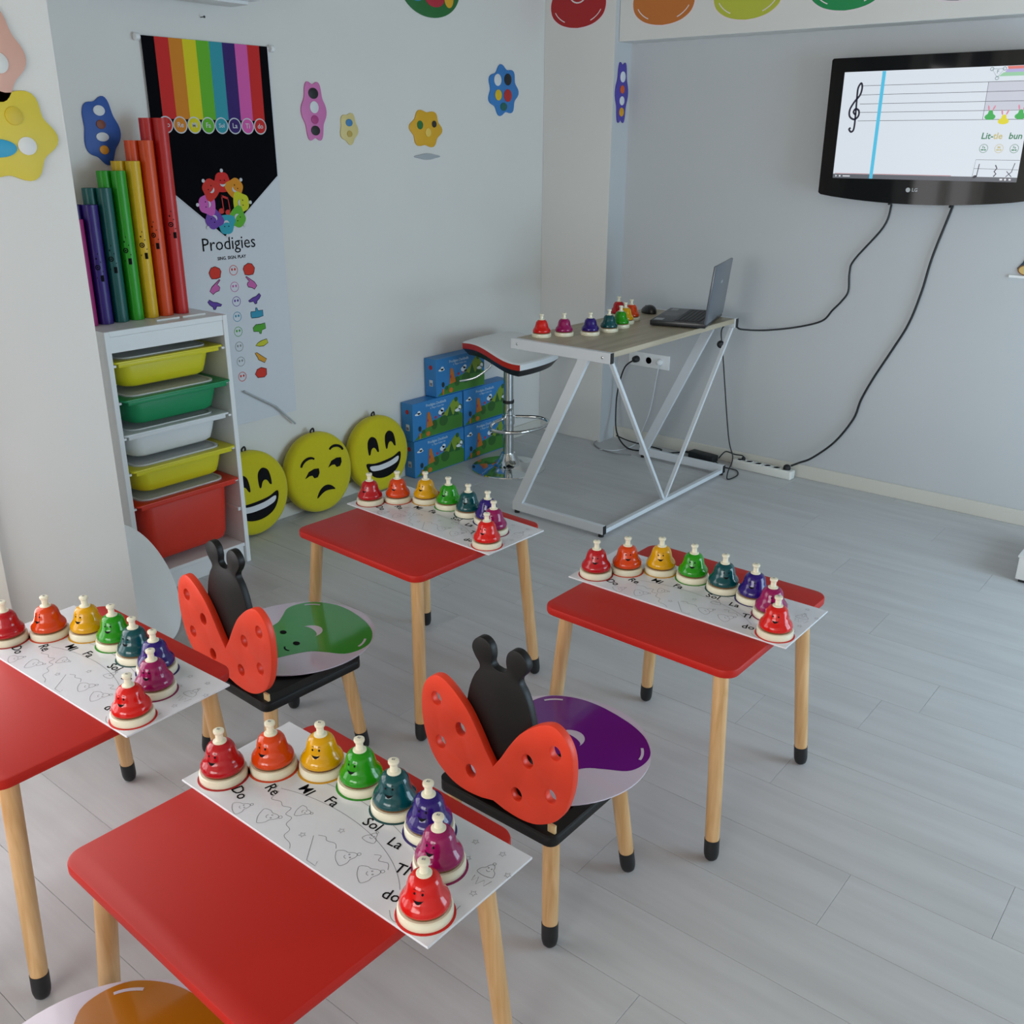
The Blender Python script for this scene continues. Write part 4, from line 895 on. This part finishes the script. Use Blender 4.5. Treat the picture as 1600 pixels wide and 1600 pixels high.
cable([(-2.651, 4.285, .45), (-2.70, 4.27, .405), (-2.735, 4.27, .29), (-2.738, 4.26, .18), (-2.70, 4.22, .06), (-2.6, 4.17, .007), (-2.494, 4.18, .006), (-2.41, 4.215, .006), (-2.36, 4.24, .01), (-2.30, 4.275, .02)], .004, 'black cable from the wall socket to the power adapter')
cable([(-2.69, 4.2, .05), (-2.62, 4.24, .02), (-2.5, 4.27, .006), (-2.44, 4.255, .006), (-2.46, 4.2, .006), (-2.52, 4.17, .012)], .0035, 'looped black cable lying on the floor under the desk')
cable([(-2.512, YT-.02, .44), (-2.515, 4.285, .38), (-2.54, 4.28, .2), (-2.585, 4.27, .06), (-2.6, 4.24, .006), (-2.62, 4.1, .005), (-2.7, 4.06, .005)], .003, 'white cable hanging from the right wall socket', M_wcable)
cable([(-2.79, 4.165, .01), (-2.775, 4.12, .004), (-2.70, 4.07, .004), (-2.6, 4.055, .004), (-2.52, 4.085, .004)], .003, 'thin grey cable curling round the foot of the pillar', mat('grey_cable', '#8d8f92', .5))
cable([(-2.115, 4.262, .025), (-2.10, 4.27, .05), (-2.085, 4.282, .062), (-2.04, 4.285, .055), (-1.995, 4.275, .06), (-1.98, 4.268, .05)], .003, 'short black cable from the adapter to the power strip')
t = thing('wall_socket', 'triple white wall socket panel under the desk', 'socket', mw=wall_y(-2.583, YT, .45))
link('plate', box((-.122, -.037, 0), (.122, .037, .008), .003), M_white, t)
for i, cx in enumerate((-.07, 0, .07)):
    s_ = link('socket_insert', lathe([(.0205, .008), (.0205, .0095), (.0175, .0095), (.0165, .003), (0, .003)], 24), M_white, t, (cx, 0, 0))
    link('contact', poly_sheet([ell(-.006, 0, .002, n=8), ell(.006, 0, .002, n=8)], .0032, .0036), M_cap, s_)
o = link('power_plug', lathe([(.017, .0), (.018, .01), (.016, .026), (.009, .034), (0, .036)], 20), M_cable); o.matrix_world = wall_y(-2.653, YT-.0095, .45); tag(o, 'round black plug in the left wall socket', 'plug', 'power plugs')
o = link('power_plug', lathe([(.017, .0), (.018, .008), (.015, .018), (.007, .024), (0, .025)], 20), M_white); o.matrix_world = wall_y(-2.513, YT-.0095, .45); tag(o, 'white plug in the right wall socket', 'plug', 'power plugs')
t = thing('power_strip', 'white six-way power strip on the floor by the wall', 'power strip', mw=frame((-1.875, 4.262, 0), (1, -.02, 0), (.02, 1, 0)))
link('body', box((-.155, -.026, 0), (.155, .026, .042), .006, 3), mat('strip_body', '#e2e2dc', .35), t)
for i in range(6):
    s_ = link('socket_insert', lathe([(.0185, .042), (.0185, .0432), (.016, .0432), (.015, .0405), (0, .0405)], 20), M_white, t, (-.122+i*.048, 0, 0)); link('contact', poly_sheet([ell(-.006, 0, .0025, n=8), ell(.006, 0, .0025, n=8)], .0407, .0412), M_cap, s_)
o = link('power_plug', lathe([(.017, 0), (.018, .006), (.016, .018), (.008, .024), (0, .025)], 20), M_cable); o.matrix_world = Matrix.Translation((-1.753, 4.26, .0434)); tag(o, 'black plug at the right end of the power strip', 'plug', 'power plugs')
o = link('power_plug', lathe([(.010, 0), (.010, .01), (.005, .016), (0, .016)], 14), M_cable); o.matrix_world = Matrix.Translation((-1.983, 4.265, .0434)); tag(o, 'small black plug at the left end of the power strip', 'plug', 'power plugs')
t = thing('power_adapter', 'black laptop power adapter on the floor beside the power strip', 'adapter', mw=frame((-2.205, 4.265, .001), (1, -.12, 0), (.12, 1, 0)))
link('brick', box((-.075, -.027, 0), (.075, .027, .034), .005, 2), M_cable, t); link('cord_grip', tube([(-.072, 0, .017), (-.1, 0, .017)], .006, 10), M_cap, t)

# ------------------------------------------------------------------ small things at the edges
t = thing('air_conditioner', 'white wall air conditioner, only its lower edge showing above the banner', 'air conditioner', mw=wall_x(XB, 1.95, 1.94))
link('housing', box((-.4, .012, 0), (.4, .29, .19), .02, 3), M_white, t); link('air_flap', box((-.36, .0, .05), (.36, .012, .15), .003), mat('flap_white', '#dfe1e2', .4), t)
o = link('nail', lathe([(.0015, 0), (.0015, .02), (.004, .021), (.004, .023), (0, .0235)], 10), M_cap); o.matrix_world = frame((XB, 2.216, 1.904), (0, 1, .2), (0, -.2, 1)); tag(o, 'small dark nail in the wall above the banner', 'nail')
t = thing('wall_sticker', 'blue and tan sticker on the wall below the right end of the television', 'sticker', mw=wall_y(-.86, YT, 1.01))
link('card', box((-.085, 0, 0), (.085, .01, .012), .001, 1), M_white, t); link('blue_shape', prism(sp2([(-.058, .03), (-.045, .06), (-.02, .11), (.04, .12), (.06, .05), (.03, .025)], 3, True), 0, .003), mat('sticker_blue', '#2b8fc0', .5), t)
d_ = link('tan_disc', prism(ell(-.02, .032, .038, .022, n=28), .003, .006), mat('sticker_brown', '#7a4d28', .5), t); link('tan_disc_face', prism(ell(-.02, .032, .033, .018, n=28), .006, .0072), mat('sticker_tan', '#d3b06a', .5), d_)
t = thing('low_platform', 'corner of a low white platform at the right edge', 'platform', (-.6, 3.683, 0))
link('box_body', box((0, 0, .012), (.9, .4, .098), .003), M_white, t); link('kick_strip', box((.01, .01, 0), (.89, .39, .014)), M_cap, t); link('top_board', box((-.004, -.004, .098), (.904, .404, .106), .002), M_white, t)
